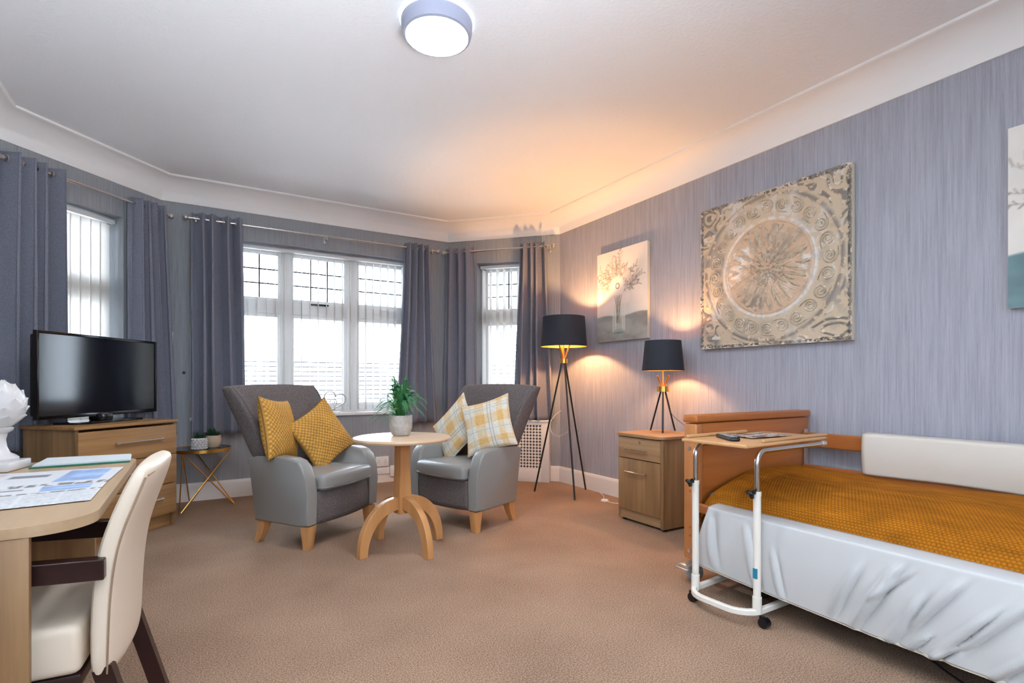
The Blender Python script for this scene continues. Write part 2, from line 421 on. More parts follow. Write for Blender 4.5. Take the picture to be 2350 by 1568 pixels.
def fillwin(name, p0, p1, s0, s1, z0, z1, n):  # simple window for the out-of-view openings that let fill light in
    p0 = Vector(p0); p1 = Vector(p1); d = (p1 - p0).normalized(); nn = Vector((-d.y, d.x))
    Mx = Matrix(((d.x, nn.x, 0, p0.x), (d.y, nn.y, 0, p0.y), (0, 0, 1, 0), (0, 0, 0, 1)))
    W_ = structure(name); W_.matrix_world = Mx; bm = B()
    for q in ((s0, s0 + .05, z0, z1), (s1 - .05, s1, z0, z1), (s0 + .05, s1 - .05, z1 - .05, z1), (s0 + .05, s1 - .05, z0, z0 + .05)):
        box(bm, q[0], q[1], .17, .24, q[2], q[3])
    for i in range(1, n): x = s0 + (s1 - s0) * i / n; box(bm, x - .03, x + .03, .17, .24, z0 + .05, z1 - .05)
    obj('window_frame', bm, M['upvc'], W_)
    bm = B(); box(bm, s0 + .05, s1 - .05, .2, .204, z0 + .05, z1 - .05); obj('pane', bm, M['glass'], W_, False)
fillwin('fill_window_left', (XL, YB), A0, 1.1, 2.0, 0.85, 2.3, 2)  # unseen window added in the left wall for fill light
fillwin('fill_window_back', (XR, YB), (XL, YB), 1.9, 3.2, 0.9, 2.2, 2)  # unseen window added behind the camera, more fill light
def portal(Mx, s0, s1, z0, z1):
    la = bpy.data.lights.new('portal', 'AREA'); la.shape = 'RECTANGLE'; la.size = s1 - s0; la.size_y = z1 - z0; la.cycles.is_portal = True
    o = bpy.data.objects.new('window_portal', la); COL.objects.link(o)
    c = Mx @ Vector(((s0 + s1) / 2, 0.27, (z0 + z1) / 2)); n = -(Mx.to_3x3() @ Vector((0, 1, 0)))
    o.rotation_euler = n.to_track_quat('-Z', 'Z').to_euler(); o.location = c
def frameM(p0, p1):
    p0 = Vector(p0); p1 = Vector(p1); d = (p1 - p0).normalized(); nn = Vector((-d.y, d.x))
    return Matrix(((d.x, nn.x, 0, p0.x), (d.y, nn.y, 0, p0.y), (0, 0, 1, 0), (0, 0, 0, 1)))
portal(ML, .30, .975, SILL, HEAD); portal(MF, .4, 2.4, SILL, HEAD); portal(MR, .36, 1.02, SILL, HEAD)
portal(frameM((XL, YB), A0), 1.1, 2.0, .85, 2.3); portal(frameM((XR, YB), (XL, YB)), 1.9, 3.2, .9, 2.2)

# ---- outside
bm = B(); box(bm, -30, 30, -30, 40, -0.45, -0.35); struct('ground', bm, M['pale_ground'])
fence = thing('garden_fence', 'white horizontal boarded fence seen through the bay window blinds', 'fence', (0, 9.0, 0))
bmb = B(); box(bmb, -4, 9, 0, .02, 0, .060, .003, 1); fb = bpy.data.meshes.new('board'); bmb.to_mesh(fb); bmb.free()
for k in range(24):
    o = link('board', fb, M['fence'], fence); o.location = (0, 0, -.30 + .075 * k)
rbox('gap_shade_sheet', M['lead'], fence, -4, 9, .0201, .024, -.3, 1.49, 0)  # dark sheet added behind the boards so the gaps read as shade
for k in range(6): rbox('post', M['fence'], fence, -3.9 + 2.55 * k, -3.8 + 2.55 * k, .0245, .12, -.35, 1.5)
def tree(x, y, h, r, label, seed):
    t = thing('garden_tree', label, 'tree', (x, y, -.35))
    bm = B(); tube(bm, [(0, 0, 0), (.05, 0, h * .4), (0, .05, h * .8)], [.12, .09, .04], 8); obj('trunk', bm, M['bark'], t)
    rs = random.Random(seed); bm = B()
    for k in range(1500):
        v = Vector((rs.gauss(0, 1), rs.gauss(0, 1), rs.gauss(0, 1))).normalized() * r * rs.random() ** .4
        c = Vector((v.x, v.y, h * .75 + v.z * 1.1)); s = rs.uniform(.05, .11)
        a = Vector((rs.gauss(0, 1), rs.gauss(0, 1), rs.gauss(0, 1))).normalized(); b = a.orthogonal().normalized()
        vs = [bm.verts.new(c + a * s), bm.verts.new(c + b * s * .5), bm.verts.new(c - a * s), bm.verts.new(c - b * s * .5)]; bm.faces.new(vs)
    f = obj('foliage', bm, M['foliage'], t, False); f['kind'] = 'stuff'
tree(7.6, 11.6, 3.4, 1.2, 'leafy green tree behind the fence, seen through the narrow right window', 3)

# ================================================================== CURTAINS, RODS, BLINDS
def rod(Mx, s0, s1, label, brackets, zr=2.59):
    t = thing('curtain_rod', label, 'curtain rod'); t.matrix_world = Mx
    bm = B(); tube(bm, [(s0, -.10, zr), (s1, -.10, zr)], .011, 10); obj('rod', bm, M['chrome'], t)
    for s, e in ((s0, -1), (s1, 1)):
        bm = B(); tube(bm, [(s, -.10, zr), (s + e * .02, -.10, zr)], .015, 12); sphere(bm, (s + e * .040, -.10, zr), .026, 3); obj('finial', bm, M['steel'], t)
    for s in brackets:
        bm = B(); box(bm, s - .012, s + .012, -.006, 0, zr - .05, zr + .02, .002); box(bm, s - .006, s + .006, -.112, 0, zr - .032, zr - .014, .001)
        tube(bm, [(s - .008, -.10, zr), (s + .008, -.10, zr)], .018, 12); obj('bracket', bm, M['steel'], t)
    return t
def curtain(Mx, a0, a1, b0, b1, label, folds=4.5, amp=.058, z0=.64, z1=2.64, seed=1, mida=None):
    """a0,a1 span along the wall at the top; b0,b1 at the hem"""
    t = thing('curtain', label, 'curtain', group=None); t.matrix_world = Mx
    nu, nv = int(folds * 26), 44
    U, V = np.meshgrid(np.linspace(0, 1, nu), np.linspace(0, 1, nv), indexing='ij')
    ph = seed * 1.3
    Vp = V ** 1.2
    left = a0 + (b0 - a0) * Vp; right = a1 + (b1 - a1) * Vp
    Uw = U + .030 * np.sin(2 * pi * U * 1.5 + ph) + .022 * np.sin(2 * pi * U * 2.5 + 2 * ph) - .030 * sin(ph) - .022 * sin(2 * ph)
    th = 2 * pi * folds * Uw + .35 * V * np.sin(ph + 6 * U)
    x = left + (right - left) * (U + .010 * np.sin(5 * V + 9 * U + ph))
    wv = np.tanh(1.5 * np.sin(th)) / .905
    y = -.106 + amp * (wv * (1 + .15 * np.sin(3 * V + 5 * U + ph)) + .10 * V * np.sin(2 * th + ph))
    x = x + .42 * amp * np.sin(2 * th) * (.7 + .3 * V)
    y = np.clip(y, -.175, -.043)
    z = z1 + (z0 - z1) * V + .006 * np.sin(th) * V
    o = gridmesh('curtain_panel', np.stack([x, y, z], -1), M['curtain'], t)
    md = o.modifiers.new('t', 'SOLIDIFY'); md.thickness = .004
    k = 0
    for i in range(int(folds * 2)):       # eyelets where the cloth crosses the rod
        u = (i + .5) / (folds * 2) if False else i / (folds * 2)
        if u <= .02 or u >= .98: continue
        xx = a0 + (a1 - a0) * (u + .012 * sin(9 * u + ph))
        bm = B()
        ring = [(xx + .006 * cos(q) * 0, -.10 + .021 * cos(q), 2.59 + .021 * sin(q)) for q in [2 * pi * j / 16 for j in range(16)]]
        tube(bm, ring, .004, 6, closed=True); obj('eyelet', bm, M['steel'], t)
    return t
curtain(ML, .03, .40, .015, .395, 'dark grey eyelet curtain at far left behind the television', 4, seed=1)
curtain(ML, .965, 1.235, .955, 1.36, 'dark grey eyelet curtain right of the television, beside the left bay corner', 4, seed=2)
curtain(MF, .235, .645, .245, .69, 'dark grey eyelet curtain left of the large middle window', 4, seed=3, z0=.62)
curtain(MF, 2.255, 2.54, 2.16, 2.64, 'dark grey eyelet curtain right of the large middle window, behind the fern', 4, seed=4, z0=.66)
curtain(MR, .02, .36, -.02, .40, 'dark grey eyelet curtain left of the narrow right window', 3.5, seed=5, z0=.690)
curtain(MR, .90, 1.19, .80, 1.28, 'dark grey eyelet curtain behind the floor lamp, lit orange', 4, seed=6, z0=.690)
rod(ML, .06, 1.30, 'steel curtain rod with ball ends above the left bay window', (.14, 1.27))
rod(MF, .23, 2.60, 'long steel curtain rod with ball ends above the large middle window', (.27, 1.42, 2.57))
rod(MR, .03, 1.24, 'steel curtain rod with ball ends above the narrow right window', (.07, 1.22))

def blind(Mx, s0, s1, ang, label, pitch=.083, yb=.10, z0=.80, z1=2.41, over=0):
    t = thing('vertical_blind', label, 'blind'); t.matrix_world = Mx
    rbox('headrail', M['white_plastic'], t, s0, s1, yb - .02, yb + .02, z1 + .012, z1 + .045, .003)
    bm = B(); hw = .0445
    nz = 2
    # gently cupped slat
    pts = [(-hw, 0), (-hw * .5, -.0025), (0, -.0035), (hw * .5, -.0025), (hw, 0)]
    A = [bm.verts.new((p, q, z0)) for p, q in pts]; C = [bm.verts.new((p, q, z1)) for p, q in pts]
    for k in range(4): bm.faces.new((A[k], A[k + 1], C[k + 1], C[k]))
    me = bpy.data.meshes.new('slat'); bm.to_mesh(me); bm.free()
    me.polygons.foreach_set('use_smooth', [True] * 4)
    s = s0 + .04; n = 0; rs = random.Random(int(s0 * 100) + 3)
    while s < s1 - .02:
        o = link('slat', me, M['blind'], t); o.location = (s, yb, 0); o.rotation_euler = (0, 0, radians(ang + rs.uniform(-3, 3)))
        s += pitch; n += 1
    bm = B(); k = s0 + .04
    tube(bm, [(s0 + .04, yb, z0 + .01), (s0 + .04 + pitch * (n - 1), yb, z0 + .01)], .0012, 5); obj('bottom_chain', bm, M['white_plastic'], t)
blind(ML, .31, .97, 5, 'white vertical blind nearly closed in the left bay window', pitch=.078)
blind(MF, .42, 2.38, 86, 'white vertical blind turned open in the large middle window')
blind(MR, .375, 1.005, 84, 'white vertical blind turned open in the narrow right window')

# wall controls on the front wall
t = thing('pull_switch', 'white wall switch box with a grey cord beside the left bay corner', 'switch')
t.matrix_world = MF
rbox('switch_box', M['white_plastic'], t, .045, .092, -.03, 0, 1.43, 1.555, .004)
bm = B(); tube(bm, [(.066, -.012, 1.43), (.064, -.008, 1.1), (.068, -.012, .86)], .0025, 6); obj('cord', bm, M['grey_plastic'], t)
t = thing('blind_cord', 'thin white cord with a round weight hanging left of the middle window curtain', 'cord'); t.matrix_world = MF
bm = B(); tube(bm, [(.232, -.02, 2.2), (.228, -.02, 1.5), (.234, -.022, .78)], .002, 6); obj('string', bm, M['white_plastic'], t)
bm = B(); sphere(bm, (.234, -.022, .755), .017, 2, (1, .9, 1.15)); obj('weight', bm, M['white_plastic'], t)
t = thing('wall_socket', 'tiny metal aerial socket on the grey wall left of the middle curtain', 'socket'); t.matrix_world = MF
bm = B(); tube(bm, [(.175, 0, 1.185), (.175, -.006, 1.185)], .014, 12); obj('plate', bm, M['lead'], t)
bm = B(); tube(bm, [(.175, -.006, 1.185), (.175, -.014, 1.185)], .005, 8); obj('pin', bm, M['black_plastic'], t)
t = thing('wall_socket', 'white double power socket above the baseboard between the armchairs', 'socket'); t.matrix_world = MF
rbox('plate', M['white_plastic'], t, 1.945, 2.09, -.03, 0, .175, .285, .004)
for k in (0, 1):
    for (dx, dz, w_, h_) in ((0, .018, .004, .010), (-.011, -.004, .009, .004), (.011, -.004, .009, .004)):
        rbox('hole', M['black_plastic'], t, 1.982 + k * .07 + dx - w_ / 2, 1.982 + k * .07 + dx + w_ / 2, -.0315, -.0295, .225 + dz - h_ / 2, .225 + dz + h_ / 2, 0)
t = thing('junction_box', 'plain white junction box on the baseboard beside the double socket', 'box'); t.matrix_world = MF
rbox('cover', M['white_plastic'], t, 2.10, 2.25, -.045, -.021, .06, .18, .005)
rbox('trunking', M['white_plastic'], t, 1.96, 2.098, -.034, -.0215, .095, .165, .003)

# radiator cover
t = thing('radiator_cover', 'white radiator cover with cut-out lattice grille under the narrow right window', 'radiator cover'); t.matrix_world = MR
s0, s1, yo, zt = .08, 1.235, -.12, .662
rbox('top_board', M['white_paint'], t, s0 - .01, s1 + .005, yo - .012, -.022, zt, zt + .018, .004)
rbox('stile', M['white_paint'], t, s1 - .085, s1, yo, yo + .016, 0, zt); rbox('stile', M['white_paint'], t, s0, s0 + .085, yo, yo + .016, 0, zt)
rbox('bottom_rail', M['white_paint'], t, s0 + .085, s1 - .085, yo, yo + .016, 0, .15); rbox('top_rail', M['white_paint'], t, s0 + .085, s1 - .085, yo, yo + .016, .632, zt)
rbox('side_panel', M['white_paint'], t, s1 - .016, s1, yo + .016, -.022, 0, zt); rbox('side_panel', M['white_paint'], t, s0, s0 + .016, yo + .016, -.022, 0, zt)
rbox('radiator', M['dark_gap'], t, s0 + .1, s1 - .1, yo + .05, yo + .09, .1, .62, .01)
bm = B(); xa, xb, za, zb = s0 + .085, s1 - .085, .15, .632
pt = .0353; nx = round((xb - xa) / pt); nz = round((zb - za) / pt); px = (xb - xa) / nx; pz = (zb - za) / nz
cross = [(.40, .12), (.12, .40), (-.12, .40), (-.40, .12), (-.40, -.12), (-.12, -.40), (.12, -.40), (.40, -.12)]
cross = [(.43, .06), (.19, .13), (.13, .19), (.06, .43), (-.06, .43), (-.13, .19), (-.19, .13), (-.43, .06), (-.43, -.06), (-.19, -.13), (-.13, -.19), (-.06, -.43), (.06, -.43), (.13, -.19), (.19, -.13), (.43, -.06)]
outer = [(.5, .06), (.5, .3), (.3, .5), (.06, .5), (-.06, .5), (-.3, .5), (-.5, .3), (-.5, .06), (-.5, -.06), (-.5, -.3), (-.3, -.5), (-.06, -.5), (.06, -.5), (.3, -.5), (.5, -.3), (.5, -.06)]
for i in range(nx):
    for j in range(nz):
        cx, cz = xa + px * (i + .5), za + pz * (j + .5)
        I = [bm.verts.new((cx + a * px, yo + .006, cz + b * pz)) for a, b in cross]
        O = [bm.verts.new((cx + a * px, yo + .006, cz + b * pz)) for a, b in outer]
        for k in range(16): bm.faces.new((O[k], O[(k + 1) % 16], I[(k + 1) % 16], I[k]))
        for sx in (1, -1):
            for sz in (1, -1):
                vs = [bm.verts.new((cx + sx * a * px, yo + .006, cz + sz * b * pz)) for a, b in ((.5, .3), (.5, .5), (.3, .5))]; bm.faces.new(vs)
g = obj('lattice_grille', bm, M['white_paint'], t, False); g['kind'] = 'stuff'

# ceiling lamp
t = thing('ceiling_light', 'round ceiling light with grey ring and glowing white diffuser', 'ceiling light', (1.056, 2.494, HC))
bm = B(); lathe(bm, [(.150, 0), (.178, -.001), (.180, -.012), (.178, -.05), (.170, -.078), (.158, -.083), (.155, -.074), (.15, -.05)], seg=64, cap=False); obj('ring', bm, plain('lamp_ring_grey', (0.62, 0.64, 0.72), .4), t)
bm = B(); lathe(bm, [(.178, -.0005), (.189, -.003), (.187, -.010), (.180, -.013)], seg=64, cap=False); obj('back_rim', bm, M['rim_glow'], t)
bm = B(); lathe(bm, [(.156, -.074), (.12, -.082), (.06, -.086), (.0005, -.087)], seg=64, cap=False); obj('diffuser', bm, M['diffuser'], t)

# ================================================================== FURNITURE
def armchair(label, loc, rz):
    t = thing('armchair', label, 'armchair', loc, rz, None)
    arm = [(-.215, .155), (-.245, .45), (-.275, .575), (-.20, .592), (0, .603), (.14, .600), (.200, .583), (.238, .545), (.262, .46), (.275, .35), (.272, .165), (.2, .152)]
    for s in (1, -1):
        bm = B(); prism(bm, arm, .285, .385, 'x', .018, 3)
        for v in bm.verts:
            k = max(0, min(1, (.26 - v.co.y) / .5)); v.co.x -= .045 * k
            v.co.x += .012 * max(0, v.co.z - .3) / .3
            v.co.x *= s
        obj('arm', bm, M['vinyl'], t, ang=50)
    # seat cushion
    n = 26; bm = B(); box(bm, -.275, .275, -.17, .30, .372, .478, .034, 5)
    bmesh.ops.subdivide_edges(bm, edges=[e for e in bm.edges if e.calc_length() > .2], cuts=8, use_grid_fill=True)
    for v in bm.verts:
        x, y = v.co.x, v.co.y
        if y > .1: v.co.y += .035 * (1 - (x / .29) ** 2) * (y - .1) / .2
        if v.co.z > .45: v.co.z += .020 * (1 - (x / .3) ** 2) * (1 - ((y - .08) / .3) ** 2)
    so = obj('seat_cushion', bm, M['vinyl'], t, ang=60)
    bm = B()
    tube(bm, bez([(-.268, .10, .395), (-.266, .29, .395), (-.15, .318, .393), (0, .332, .392), (.15, .318, .393), (.266, .29, .395), (.268, .10, .395)], 6), .004, 6); obj('piping', bm, M['vinyl'], so)
    # front fabric panel
    bm = B(); nx, nz = 17, 7
    fr, bk = [], []
    for i in range(nx):
        x = -.286 + .572 * i / (nx - 1); q = 1 - (x / .286) ** 2
        fr.append([bm.verts.new((x, .262 + .022 * q + .006 * sin(pi * j / (nz - 1)), .158 + .215 * j / (nz - 1) - .006 * q * (1 - j / (nz - 1)))) for j in range(nz)])
    for i in range(nx - 1):
        for j in range(nz - 1): bm.faces.new((fr[i][j], fr[i + 1][j], fr[i + 1][j + 1], fr[i][j + 1]))
    o = obj('front_panel', bm, M['chair_fabric'], t, ang=80); md = o.modifiers.new('t', 'SOLIDIFY'); md.thickness = .02
    rbox('seat_base', M['chair_fabric'], t, -.284, .284, -.12, .235, .16, .368, .01)
    # winged back
    lv = [(.16, .285, -.215, -.13), (.40, .285, -.240, -.14), (.56, .292, -.272, -.15), (.585, .335, -.28, -.14), (.66, .347, -.312, -.15), (.75, .36, -.352, -.175), (.84, .374, -.39, -.205), (.92, .394, -.42, -.245), (.98, .405, -.44, -.280), (1.03, .414, -.457, -.325), (1.055, .418, -.464, -.350), (1.066, .415, -.462, -.360)]
    bm = B(); rings = []
    for z, w_, yb, yw in lv:
        th = .055 if z > .57 else .05
        tb = .105 if z < 1.04 else .085
        yi = yb + tb
        yw_ = max(yw, yi + .012)
        half = [(w_ - .028, yw_ + .008), (w_, yw_ - .006), (w_ + .004, (yw_ + yb) / 2), (w_ - .004, yb + .02), (w_ - .05, yb - .002), (w_ * .4, yb - .012)]
        inn = [(w_ * .4, yi + .0), (w_ - th - .075, yi + .006), (w_ - th - .02, yi + .035 if yw_ > yi + .06 else yi + .01), (w_ - th + .004, max(yw_ - .015, yi + .012))]
        pts = half + [(-x, y) for x, y in half[::-1]] + [(-x, y) for x, y in inn[::-1]] + inn
        dz = lambda x: (.022 * (1 - (x / .42) ** 2) if z > 1.02 else 0)
        rings.append([bm.verts.new((x, y, z + dz(x))) for x, y in pts])
    # order: make pts a loop: half(right, outer front->back) , left outer back->front, left inner front->back, right inner back->front
    for A, C in zip(rings, rings[1:]):
        n_ = len(A)
        for k in range(n_): bm.faces.new((A[k], A[(k + 1) % n_], C[(k + 1) % n_], C[k]))
    n_ = len(rings[0])
    # caps as strips between outer and inner
    for R_, fl in ((rings[0], 1), (rings[-1], 0)):
        for a in range(9):
            i0, i1 = a, a + 1; j0, j1 = (n_ - 1) - a if a < n_ else 0, (n_ - 2) - a
        # outer indices 0..11 ; inner (continuing) 12..19 from left front to right front
        outer_ = R_[:12]; inner_ = R_[12:][::-1]      # right front -> left front
        mp = [0, 0, 0, 1, 2, 3, 4, 5, 6, 7, 7, 7]
        mp = [0, 0, 1, 2, 2, 3, 4, 5, 5, 6, 7, 7]
        for a in range(11):
            q = [outer_[a], outer_[a + 1], inner_[mp[a + 1]], inner_[mp[a]]]
            if mp[a] == mp[a + 1]: q = q[:3]
            try: bm.faces.new(q)
            except ValueError: pass
    o = obj('winged_back', bm, M['chair_fabric'], t, ang=180); md = o.modifiers.new('s', 'SUBSURF'); md.levels = 2; md.render_levels = 2
    for s in (1, -1):
        bm = B()
        pts = [(s * (w_ - .026), yw + .004, z) for z, w_, yb, yw in lv[3:]]
        tube(bm, bez(pts, 3), .006, 6); obj('piping', bm, M['chair_fabric'], t)
    bm = B(); tube(bm, [(0, yb + .105 - .004, z) for z, w_, yb, yw in lv[4:-2]], .004, 6); obj('seam', bm, M['chair_fabric'], t)
    # legs
    for sx in (1, -1):
        bm = B(); prism(bm, [(-.038, .155), (.042, .155), (.030, .0), (-.022, .0)], -.034, .034, 'y', .003, 1)
        for v in bm.verts:
            v.co.x = sx * (v.co.x + .325); k = 1 - v.co.z / .155; v.co.y = (v.co.y) * (1 - .35 * k) + .232
        obj('leg', bm, M['beech'], t)
        bm = B(); rg = []
        for z, dy, hw in ((.16, 0, .033), (.11, -.006, .030), (.06, -.022, .026), (0, -.052, .022)):
            rg.append([bm.verts.new((sx * .292 + a * hw - sx * .0, -.175 + dy + b * hw, z)) for a, b in ((-1, -1), (1, -1), (1, 1), (-1, 1))])
        for A, C in zip(rg, rg[1:]):
            for k in range(4): bm.faces.new((A[k], A[(k + 1) % 4], C[(k + 1) % 4], C[k]))
        bm.faces.new(rg[0]); bm.faces.new(rg[-1]); obj('leg', bm, M['beech'], t)
    return t
CL = armchair('grey wing armchair on the left holding the two mustard cushions', (.7515, 4.043, 0), -141.5)
CR = armchair('grey wing armchair on the right holding the two plaid cushions', (1.879, 3.825, 0), 108)

def cushion(name, label, group, loc, R_, size, T, colf, mat, res=70, disp=None):
    """pillow; R_ = 3x3 whose columns are right, up, normal"""
    n = res; g = np.linspace(-1, 1, n)
    U, V = np.meshgrid(g, g, indexing='ij')
    a = size / 2
    X = a * U * (1 - .10 * (1 - V ** 2) * np.abs(U) ** 1.0); Y = a * V * (1 - .10 * (1 - U ** 2) * np.abs(V))
    H = T * (np.clip(1 - U ** 2, 0, 1) * np.clip(1 - V ** 2, 0, 1)) ** .42
    H *= 1 + .10 * (fnoise(U + 2, V + 2, 1.3, 4) - .5)
    D = disp(U, V) * np.clip(H / T * 2.5, 0, 1) if disp is not None else 0
    top = np.stack([X, Y, H + D], -1); bot = np.stack([X, Y, -H - D], -1)
    idx = np.arange(n * n).reshape(n, n); bi = idx + n * n
    edge = np.zeros((n, n), bool); edge[0] = edge[-1] = True; edge[:, 0] = edge[:, -1] = True
    bi = np.where(edge, idx, bi)
    f1 = np.stack([idx[:-1, :-1], idx[1:, :-1], idx[1:, 1:], idx[:-1, 1:]], -1).reshape(-1, 4)
    f2 = np.stack([bi[:-1, :-1], bi[:-1, 1:], bi[1:, 1:], bi[1:, :-1]], -1).reshape(-1, 4)
    me = bpy.data.meshes.new(name)
    me.from_pydata(np.concatenate([top.reshape(-1, 3), bot.reshape(-1, 3)]).tolist(), [], np.concatenate([f1, f2]).tolist())
    c = colf(U, V).reshape(-1, 3); setcol(me, np.concatenate([c, c]))
    me.materials.append(mat); me.polygons.foreach_set('use_smooth', [True] * len(me.polygons))
    o = bpy.data.objects.new(name, me); COL.objects.link(o)
    o.matrix_world = Matrix.Translation(loc) @ R_.to_4x4()
    tag(o, label, 'cushion', group)
    # welt round the edge
    bm = B(); e = []
    for k in range(0, n - 1, 3): e.append((X[k, 0], Y[k, 0], 0))
    for k in range(0, n - 1, 3): e.append((X[-1, k], Y[-1, k], 0))
    for k in range(n - 1, 0, -3): e.append((X[k, -1], Y[k, -1], 0))
    for k in range(n - 1, 0, -3): e.append((X[0, k], Y[0, k], 0))
    tube(bm, e, .0045, 6, closed=True)
    pm = bpy.data.meshes.new('piping'); bm.to_mesh(pm); bm.free(); nc = len(pm.vertices); setcol(pm, np.tile(c[0], (nc, 1))); pm.materials.append(mat)
    link('piping', pm, mat, o, True)
    return o
def chair_pt(ch, x, y, z):
    Mx = Matrix.Translation(ch.location) @ Matrix.Rotation(ch.rotation_euler.z, 4, 'Z'); return Mx @ Vector((x, y, z))
def basis(ch, yaw, lean, roll):
    """normal starts along the chair's +y, turned by yaw about z, leaned back, spun by roll in its plane"""
    q = Matrix.Rotation(ch.rotation_euler.z + radians(yaw), 3, 'Z')
    # right = -x (as seen from the front), up = z, normal = +y
    base = Matrix(((-1, 0, 0), (0, 0, 1), (0, 1, 0))).transposed()
    base = Matrix(((-1, 0, 0), (0, 0, 1), (0, 1, 0)))
    return q @ Matrix.Rotation(radians(lean), 3, 'X') @ base @ Matrix.Rotation(radians(roll), 3, 'Z')
def weave(U, V):
    n = 8.5; a = (U + V) * n * .8 + 40; b = (U - V) * n * .8 + 40
    par = (np.floor(a) + np.floor(b)) % 2
    fa = a - np.floor(a); fb = b - np.floor(b)
    h = np.where(par > 0, np.sin(pi * fa) ** .5 * (.5 + .5 * np.sin(pi * fb)), np.sin(pi * fb) ** .5 * (.5 + .5 * np.sin(pi * fa)))
    return .0065 * (h - .6)
def mustard(U, V):
    h = weave(U, V) / .0065 + .6
    k = fnoise(U + 2, V + 2, 3, 8)[..., None]
    c = np.array((.86, .64, .27)) * (.58 + .42 * h[..., None]) * (.92 + .16 * k)
    return lina(c)
def mustard_col(U, V): return mustard(U, V)
def plaid(U, V, sh=0.0):
    base = np.ones(U.shape + (3,)) * np.array((.87, .84, .78))
    def band(T, c0, w_): return np.clip(1 - np.abs(((T - c0 + 1) % 1.0) - .5) * 0, 0, 1) * ((np.abs(T - c0) < w_) * 1.0)
    yel = np.array((.84, .66, .38))
    k1 = np.zeros_like(U)
    for c0, w_ in ((-.05 + sh, .20), (.80 + sh, .13), (-.88 + sh, .1)): k1 = np.maximum(k1, band(U, c0, w_))
    k2 = np.zeros_like(U)
    for c0, w_ in ((.05 - sh, .20), (.85 - sh, .13), (-.80 - sh, .12)): k2 = np.maximum(k2, band(V, c0, w_))
    a = (.42 * k1 + .42 * k2)[..., None]
    base = base * (1 - a) + yel * a
    tint = np.zeros_like(U)
    for c0 in (-.45 + sh, .42 + sh): tint = np.maximum(tint, band(U, c0, .11))
    for c0 in (-.38 - sh, .48 - sh): tint = np.maximum(tint, band(V, c0, .11))
    base = base * (1 - .35 * tint[..., None]) + np.array((.78, .82, .80)) * .35 * tint[..., None]
    ln = np.zeros_like(U)
    for c0 in (-.45 + sh, .42 + sh, .30 + sh): ln = np.maximum(ln, band(U, c0, .013))
    for c0 in (-.38 - sh, .48 - sh, .60 - sh): ln = np.maximum(ln, band(V, c0, .013))
    base = base * (1 - .5 * ln[..., None]) + np.array((.50, .53, .55)) * .5 * ln[..., None]
    base *= (.93 + .14 * fnoise(U + 2, V + 2, 22, 5))[..., None]
    return lina(base)
cushion('cushion', 'mustard woven velvet cushion standing upright by the left wing, turned sideways', 'mustard cushions', chair_pt(CL, .235, -.11, .775), basis(CL, 20, 12, -6), .43, .075, mustard_col, M['mustard_weave'], 150, weave)
cushion('cushion', 'mustard woven velvet cushion tilted on its corner, right of the upright one', 'mustard cushions', chair_pt(CL, -.075, .0, .705), basis(CL, -12, 18, 28), .43, .07, mustard_col, M['mustard_weave'], 150, weave)
cushion('cushion', 'cream and yellow plaid cushion standing on its corner, behind and left', 'plaid cushions', chair_pt(CR, .18, -.04, .71), basis(CR, -5, 16, -45), .44, .06, lambda U, V: plaid(U, V, 0.05), M['cushion_print'], 120)
cushion('cushion', 'cream and yellow plaid cushion in front on the right, resting on the armrest', 'plaid cushions', chair_pt(CR, -.235, .0, .765), basis(CR, 20, 16, 17), .41, .06, lambda U, V: plaid(U, V, -.15), M['cushion_print'], 120)

# round table
t = thing('round_table', 'round beech pedestal table with four curved legs between the armchairs', 'table', (1.178, 3.367, 0), 13.6)
bm = B(); lathe(bm, [(.0005, .712), (.300, .712), (.314, .716), (.3185, .726), (.314, .7375), (.306, .74), (.0005, .74)], seg=72, cap=False); obj('table_top', bm, M['beech_top'], t)
bm = B(); prism(bm, [(-.042, .235), (.042, .235), (.046, .34), (.038, .52), (.036, .69), (-.036, .69), (-.038, .52), (-.046, .34)], -.038, .038, 'y', .004, 2); obj('column', bm, M['beech'], t)
bm = B(); lathe(bm, [(.0005, .690), (.10, .690), (.11, .700), (.11, .711), (.0005, .711)], seg=32, cap=False); obj('top_plate', bm, M['beech'], t)
for k in range(4):
    bm = B(); up, dn = [], []
    for i in range(15):
        a = pi / 2 * i / 14
        up.append((.035 + .285 * sin(a) ** .95, .345 * cos(a) ** .9 if i < 14 else 0)); dn.append((.035 + .228 * sin(a) ** .95 + .0, .262 * cos(a) if i < 14 else 0))
    poly = up + dn[::-1]
    A = [bm.verts.new((x, -.022, z)) for x, z in poly]; C = [bm.verts.new((x, .022, z)) for x, z in poly]; n = 15
    for i in range(n - 1):
        for (P_, s) in ((A, 1), (C, -1)): bm.faces.new((P_[i], P_[i + 1], P_[2 * n - 2 - i], P_[2 * n - 1 - i]))
        bm.faces.new((A[i], C[i], C[i + 1], A[i + 1])); j = 2 * n - 1 - i; bm.faces.new((A[j], A[j - 1], C[j - 1], C[j]))
    bm.faces.new((A[0], A[2 * n - 1], C[2 * n - 1], C[0])); bm.faces.new((A[n - 1], C[n - 1], C[n], A[n]))
    o = obj('leg', bm, M['beech'], t, ang=30); o.rotation_euler = (0, 0, pi / 2 * k)
    md = o.modifiers.new('b', 'BEVEL'); md.width = .003; md.segments = 2; md.limit_method = 'ANGLE'

